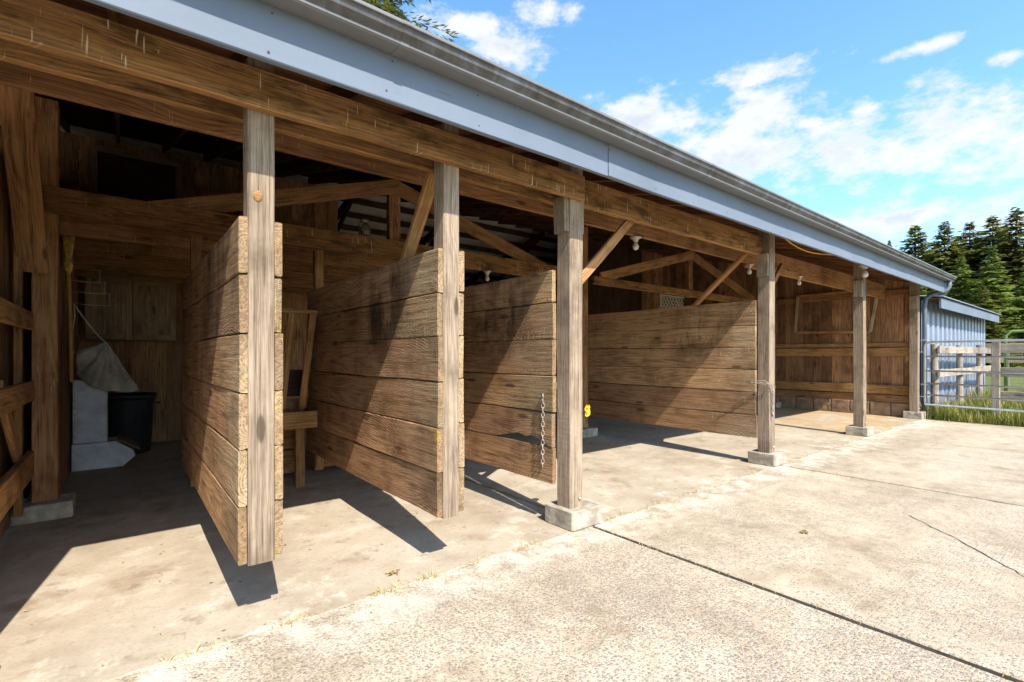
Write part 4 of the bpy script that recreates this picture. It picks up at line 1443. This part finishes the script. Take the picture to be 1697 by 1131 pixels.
# ------------------------------------------------------------------ pipe gate at the yard end
gt = thing('pipe_gate', 'silver tubular farm gate hung on the last barn post', 'gate', (13.93, 2.72, 0))
gd_ = Vector((-0.155, -1.0, 0)).normalized()
ga = Vector((14.03, 2.80, 0))
GL = 3.6
ptf = lambda s, z: ga + gd_ * s + Vector((0, 0, z))
top, bot = 1.72, 0.33
cr = 0.11
fpath = [ptf(0.03, bot + cr), ptf(0.03, top - cr)]
for i in range(1, 6):
    a = math.pi / 2 * i / 6
    fpath.append(ptf(0.03 + cr * (1 - math.cos(a)), top - cr + cr * math.sin(a)))
fpath.append(ptf(0.03 + cr, top))
fpath.append(ptf(GL - cr, top))
for i in range(1, 6):
    a = math.pi / 2 * i / 6
    fpath.append(ptf(GL - cr + cr * math.sin(a), top - cr + cr * math.cos(a)))
fpath += [ptf(GL, top - cr), ptf(GL, bot), ptf(0.03, bot)]
tube('gate_frame', fpath, 0.022, 'galvanised', gt, 10, closed=True)
for z in (0.545, 0.80, 1.08, 1.40):
    tube('gate_rail', [ptf(0.035, z), ptf(GL / 2, z - 0.006), ptf(GL - 0.005, z)], 0.019, 'galvanised', gt, 10)
for s in (2.4,):
    box('gate_stay', ptf(s, bot + 0.015) + Vector((-0.035, -0.02, 0)), ptf(s, top - 0.015) + Vector((-0.024, 0.02, 0)), 'galvanised', gt)
for z in (0.5, 1.5):
    tube('hinge', [ptf(0.03, z), ptf(-0.05, z), Vector((13.99, 2.90, z))], 0.012, 'bolt_steel', gt, 8)


# ------------------------------------------------------------------ wooden fences
def fence(label, a, b, zs, hb, npost, mat, group, round_posts=False, pz=1.75, off=0.05):
    a, b = Vector(a), Vector(b)
    t = thing('rail_fence', label, 'fence', a, group)
    d = (b - a).normalized()
    side = Vector((d.y, -d.x, 0))
    for i in range(npost):
        p = a.lerp(b, (i + 0.04) / (npost - 0.92))
        hgt = pz + R.uniform(-0.05, 0.05)
        if round_posts:
            tube('post', [p + Vector((0, 0, -0.09)), p + Vector((0.01, 0, hgt * 0.5)), p + Vector((0.0, 0.01, hgt))], [0.075, 0.07, 0.065], 'fence_wood', t, 12, smooth=False)
        else:
            board('post', p + Vector((0, 0, -0.09)), p + Vector((0, 0, hgt)), 0.13, 0.13, 'fence_wood', t, up=(1, 0, 0))
    L = (b - a).length
    for z in zs:
        s = 0
        while s < L - 0.1:
            e = min(L, s + L / max(1, round(L / 3.7)))
            board('rail', a + d * s + side * (off + 0.05) + Vector((0, 0, z + R.uniform(-0.015, 0.015))), a + d * (e - 0.006) + side * (off + 0.05) + Vector((0, 0, z + R.uniform(-0.015, 0.015))), hb, 0.04, mat, t)
            s = e
    return t


fence('two-rail plank fence running along the blue corrugated shed wall', (14.55, 2.72, 0), (21.9, 2.55, 0), (1.55, 1.02), 0.17, 4, 'fence_wood', None, True, 1.72, 0.04)
fence('three-rail weathered plank fence just behind the silver gate', (15.05, 1.85, 0), (14.9, -5.5, 0), (1.58, 1.05, 0.53), 0.20, 4, 'fence_wood', None, False, 1.68, -0.17)
fence('distant post-and-rail fence across the pasture', (30, 12, 0), (40, -22, 0), (1.25, 0.75), 0.14, 9, 'fence_wood', None, False, 1.6)

fence('pale plank fence in the pasture behind the green gate', (24.5, 4.0, 0), (25.5, -8.0, 0), (1.75, 1.25, 0.75), 0.20, 6, 'pale_wood', None, False, 1.9)
gg = thing('green_gate', 'green tubular gate standing beyond the plank fences', 'gate', (22.3, 2.4, 0))
for (pa) in ([(22.1, 2.35, 0.05), (22.1, 2.35, 2.05), (22.12, 2.20, 2.18), (22.3, -1.4, 2.2), (22.3, -1.55, 2.05), (22.3, -1.55, 0.05)],):
    tube('gate_frame', pa, 0.045, 'green_paint', gg, 8)
for z in (0.4, 0.85, 1.3, 1.75):
    tube('gate_rail', [(22.1, 2.35, z), (22.3, -1.55, z)], 0.03, 'green_paint', gg, 8)


# ------------------------------------------------------------------ trees
def conifer_mesh(h, br, nwh, seed, spray, per, droop=0.25, bare=0.06, slim=1.0):
    r = random.Random(seed)
    vs, fs = [], []
    limbs_v, limbs_f = [], []
    for w in range(nwh):
        t = bare + (1 - bare) * (w + r.random() * 0.7) / nwh
        if t >= 0.995:
            continue
        zw = h * t
        Lm = br * ((1 - t) ** 0.84) * (0.85 + 0.5 * mnoise.noise(Vector((t * 14, seed, 0)))) + 0.05
        nb = 5 + int(r.random() * 3)
        ph = r.random() * 6.28
        for k in range(nb):
            a = ph + 6.283 * k / nb + r.uniform(-0.3, 0.3)
            L = Lm * r.uniform(0.4, 1.3)
            z = zw + r.uniform(-0.9, 0.9) * h / nwh
            dv = Vector((math.cos(a), math.sin(a), 0))
            sv = Vector((-dv.y, dv.x, 0))
            rise = r.uniform(0.0, 0.22) + 0.35 * t
            m = max(3, int(per * L / br) + 2)
            if L > br * 0.35 and r.random() < 0.5:
                tv, tf = tube_geo([Vector((0, 0, z)) + dv * 0.02, Vector((0, 0, z + L * rise * 0.5)) + dv * L * 0.5, Vector((0, 0, z + L * (rise * 0.6 - droop * 0.6))) + dv * L * 0.92], [0.05, 0.03, 0.008], 4, caps=False)
                o = len(limbs_v)
                limbs_v += tv
                limbs_f += [tuple(i + o for i in f) for f in tf]
            for q in range(m):
                s = 0.12 + 0.88 * (q + r.random()) / m
                c = dv * L * s + Vector((0, 0, z + L * (rise * s - droop * s * s)))
                wid = L * 0.30 * (1.05 - s * 0.75)
                for sd2 in (-1, 1, 0):
                    o2 = sv * wid * sd2 * r.uniform(0.3, 1.0)
                    cc = c + o2 + Vector((0, 0, -abs(wid) * 0.15 * abs(sd2) + r.uniform(-0.06, 0.06)))
                    ln = spray * r.uniform(0.6, 1.25) * (0.45 + 0.55 * min(1, (1 - t) * 3))
                    out = (dv * 0.8 + sv * sd2 * 0.8 + Vector((r.uniform(-.3, .3), r.uniform(-.3, .3), r.uniform(-0.55, 0.15)))).normalized()
                    sd3 = out.cross(Vector((r.uniform(-.4, .4), r.uniform(-.4, .4), 1))).normalized()
                    wv = ln * r.uniform(0.20, 0.34) * slim
                    b0 = len(vs)
                    vs += [cc, cc + out * ln * 0.5 + sd3 * wv, cc + out * ln, cc + out * ln * 0.45 - sd3 * wv]
                    fs.append((b0, b0 + 1, b0 + 2, b0 + 3))
    me = bpy.data.meshes.new('crown')
    me.from_pydata([tuple(v) for v in vs], [], fs)
    tv, tf = tube_geo([(0, 0, -0.2), (0.02, 0, h * 0.3), (0, 0.03, h * 0.7), (0, 0, h * 0.99)], [h * 0.018, h * 0.013, h * 0.006, 0.012], 8)
    o = len(tv)
    tv = list(tv) + limbs_v
    tf = list(tf) + [tuple(i + o for i in f) for f in limbs_f]
    mt = bpy.data.meshes.new('trunk')
    mt.from_pydata([tuple(v) for v in tv], [], tf)
    mt.materials.append(M['bark'])
    return me, mt


def ground_at(px, dist):
    u = (px - 848.5) / 810.7
    f = Vector((0.6247, 0.7809, 0))
    r = Vector((0.7809, -0.6247, 0))
    return f * dist + r * u * dist


VAR = [conifer_mesh(20, 6.2, 66, 3, 0.8, 20), conifer_mesh(20, 5.6, 68, 8, 0.75, 20, 0.2), conifer_mesh(20, 6.8, 62, 14, 0.85, 21, 0.3)]
for v in VAR:
    v[0].materials.append(M['fir_needles'])
YOUNG = [conifer_mesh(20, 5.0, 50, 21, 0.8, 10, 0.12, 0.02), conifer_mesh(20, 4.4, 52, 27, 0.75, 10, 0.15, 0.02)]
for v in YOUNG:
    v[0].materials.append(M['young_needles'])


def tree(name, label, px, dist, h, var, wide=1.0, group='conifers beyond the pasture'):
    p = ground_at(px, dist)
    t = bpy.data.objects.new(name, None)
    Mw = Matrix.Translation((p.x, p.y, -0.09)) @ Matrix.Rotation(R.uniform(0, 6.28), 4, 'Z') @ Matrix.Diagonal((h / 20 * wide * 1.15, h / 20 * wide * 1.15, h / 20, 1))
    link(t, None, Mw)
    tag(t, label, 'tree', group)
    link(bpy.data.objects.new('crown', var[0]), t, Mw)
    link(bpy.data.objects.new('trunk', var[1]), t, Mw)
    return t


def htop(py, dist):
    return (588 - py) / 810.7 * dist + CAM_H + 0.1


tree('fir_tree', 'dark conifer nearest the barn gutter end, lower than its neighbours', 1517, 78, htop(374, 78), VAR[0], 1.25)
tree('fir_tree', 'tiny distant conifer tip just above the gutter', 1474, 120, htop(399, 120), VAR[1], 0.6)
tree('fir_tree', 'dark conifer second from the gutter end', 1565, 72, htop(368, 72), VAR[2], 1.0)
tree('fir_tree', 'dark conifer in the middle of the row with a narrow tip', 1607, 74, htop(369, 74), VAR[1], 1.2)
tree('fir_tree', 'tall dark conifer second from the right edge of the picture', 1645, 70, htop(358, 70), VAR[0], 1.1)
tree('fir_tree', 'tallest dark conifer at the right edge of the picture', 1684, 66, htop(345, 66), VAR[2], 1.0)
tree('fir_tree', 'dark conifer just past the right edge beside the tallest one', 1735, 68, htop(352, 68), VAR[1], 1.2)
tree('fir_tree', 'dark conifer in the back row between the two middle tips', 1588, 88, htop(392, 88), VAR[0], 1.2)
tree('fir_tree', 'dark conifer in the back row behind the tallest two', 1665, 86, htop(372, 86), VAR[2], 1.1)
tree('young_fir', 'light green conifer low between the shed roof and the gate fence', 1625, 50, htop(470, 50), YOUNG[1], 1.5, 'young conifers before the dark ones')
tree('young_fir', 'light green conifer low past the right picture edge', 1735, 50, htop(450, 50), YOUNG[1], 1.5, 'young conifers before the dark ones')
tree('fir_tree', 'dark conifer at the back hidden low behind the shed roof', 1540, 84, htop(415, 84), VAR[2], 1.3)
tree('young_fir', 'light green bushy young conifer above the shed roof', 1592, 55, htop(425, 55), YOUNG[0], 1.1, 'young conifers before the dark ones')
tree('young_fir', 'light green young conifer right of the shed roof end', 1645, 52, htop(410, 52), YOUNG[1], 1.2, 'young conifers before the dark ones')
tree('young_fir', 'low light green conifer beside the gutter end', 1508, 62, htop(425, 62), YOUNG[1], 1.3, 'young conifers before the dark ones')
tree('young_fir', 'light green young conifer at the right picture edge', 1700, 55, htop(440, 55), YOUNG[0], 1.0, 'young conifers before the dark ones')
tree('young_fir', 'light green young conifer low behind the shed', 1555, 58, htop(450, 58), YOUNG[0], 1.2, 'young conifers before the dark ones')

# big fir behind the barn whose branches show over the gutter
nm, nt = conifer_mesh(36, 7.8, 80, 33, 0.40, 75, 0.42, 0.1, 0.5)
nm.materials.append(M['olive_needles'])
p = ground_at(618, 27.5)
bt = bpy.data.objects.new('tall_fir', None)
Mw = Matrix.Translation((p.x, p.y, -0.09)) @ Matrix.Rotation(1.1, 4, 'Z')
link(bt, None, Mw)
tag(bt, 'tall fir behind the barn with branch tips showing above the gutter', 'tree')
link(bpy.data.objects.new('crown', nm), bt, Mw)
link(bpy.data.objects.new('trunk', nt), bt, Mw)


# ------------------------------------------------------------------ grass, weeds and litter
def blades(name, n, gen, mat, hmin, hmax, w, lean, label=None, cat=None, parent=None):
    vs, fs = [], []
    for _ in range(n):
        x, y, z, s = gen()
        h = R.uniform(hmin, hmax) * s
        a = R.uniform(0, 6.28)
        d = Vector((math.cos(a), math.sin(a), 0))
        q = Vector((-d.y, d.x, 0)) * w * R.uniform(0.6, 1.3)
        ln = d * h * R.uniform(0.1, lean)
        b0 = len(vs)
        p0 = Vector((x, y, z))
        p1 = p0 + ln * 0.35 + Vector((0, 0, h * 0.6))
        p2 = p0 + ln + Vector((0, 0, h))
        vs += [p0 - q, p0 + q, p1 + q * 0.7, p1 - q * 0.7, p2]
        fs += [(b0, b0 + 1, b0 + 2, b0 + 3), (b0 + 3, b0 + 2, b0 + 4)]
    o = meshobj(name, vs, fs, mat, parent)
    if parent is None:
        stuff(o, label, cat)
    return o


def g_strip():
    x = 14.15 + (R.random() ** 1.3) * 7.5
    y = R.uniform(0.2, 2.85)
    k = mnoise.noise(Vector((x * 1.3, y * 1.3, 0)))
    s = 0.55 + 0.6 * max(0, k + 0.3) + (0.25 if y > 2.2 else 0)
    return x, y, -0.09, s


def g_far():
    return 14.2 + R.random() ** 1.5 * 22, R.uniform(-9, 2.4), -0.09, R.uniform(0.4, 1.0)


blades('tall_grass', 9000, g_strip, 'grass_blades', 0.18, 0.55, 0.007, 0.7, 'tall green grass growing between the gate and the blue shed', 'grass')
blades('dry_stalks', 2200, g_strip, 'dry_grass', 0.25, 0.65, 0.005, 0.6, 'dry yellow grass stalks among the green grass by the gate', 'grass')
blades('pasture_grass', 9000, g_far, 'grass_blades', 0.15, 0.55, 0.010, 0.8, 'shorter green pasture grass beyond the gate fence', 'grass')

SPOTS = [(i, R.random()) for i in range(0)]


def g_seam():
    c = R.choice(seam_spots)
    return c[0] + R.gauss(0, c[2]), c[1] + R.gauss(0, 0.012), -0.005, R.uniform(0.5, 1.2)


seam_spots = [(1.55, SEAM, .05), (1.25, SEAM, .06), (2.35, SEAM, .05), (1.85, SEAM, .08), (0.7, SEAM, .08), (3.7, SEAM, .1), (3.35, SEAM, .08), (4.1, SEAM, .1), (4.6, SEAM, .14), (5.4, SEAM, .15), (6.0, SEAM, .12), (7.1, SEAM + 0.02, .2), (7.5, SEAM, .2), (8.3, SEAM, .2), (9.2, SEAM, .25), (0.25, SEAM, .06), (11.5, SEAM, .25)]
blades('seam_weeds', 700, g_seam, 'dry_grass', 0.02, 0.06, 0.0025, 1.6, 'dry weeds growing along the seam between floor and paving', 'weeds')


def g_joint():
    x = R.choice((3.10, 6.72, 6.72, 10.36))
    return x + R.gauss(0, 0.006), SEAM - abs(R.gauss(0, 1.0)) - 0.02, -0.01, R.uniform(0.4, 1.0)


blades('joint_weeds', 420, g_joint, 'dry_grass', 0.012, 0.035, 0.0025, 1.6, 'sparse dry weeds in the paving joints of the yard', 'weeds')


def litter():
    vs, fs = [], []

    def flake(x, y, z, s):
        a = R.uniform(0, 6.28)
        d = Vector((math.cos(a), math.sin(a), R.uniform(-0.1, 0.1))) * s
        q = Vector((-math.sin(a), math.cos(a), R.uniform(-0.2, 0.2))) * s * R.uniform(0.25, 0.6)
        b0 = len(vs)
        c = Vector((x, y, z + 0.006))
        vs.extend([c - d, c + q + Vector((0, 0, s * 0.3)), c + d, c - q])
        fs.append((b0, b0 + 1, b0 + 2, b0 + 3))
    for _ in range(170):
        flake(R.uniform(-0.3, 10), SEAM + R.gauss(0, 0.10), 0.003, R.uniform(0.004, 0.012))
    for _ in range(160):
        flake(R.uniform(-0.5, 12), R.uniform(0.3, 6.5), 0.003, R.uniform(0.003, 0.011))
    for _ in range(260):
        x = R.choice((0.0, 1.2, 2.4, 4.8, 8.6, 12.0)) + R.gauss(0, 0.5)
        flake(x, R.uniform(3.2, 7.5), 0.003, R.uniform(0.004, 0.016))
    for (x, y) in ((1.40, 2.99), (1.42, 3.0), (1.38, 2.985), (4.3, 1.6), (4.32, 1.62)):
        for _ in range(5):
            flake(x + R.gauss(0, 0.015), y + R.gauss(0, 0.012), 0.006, R.uniform(0.012, 0.028))
    o = meshobj('leaf_litter', vs, fs, 'leaf_litter')
    stuff(o, 'dry leaf and straw litter scattered over the concrete', 'litter')


litter()
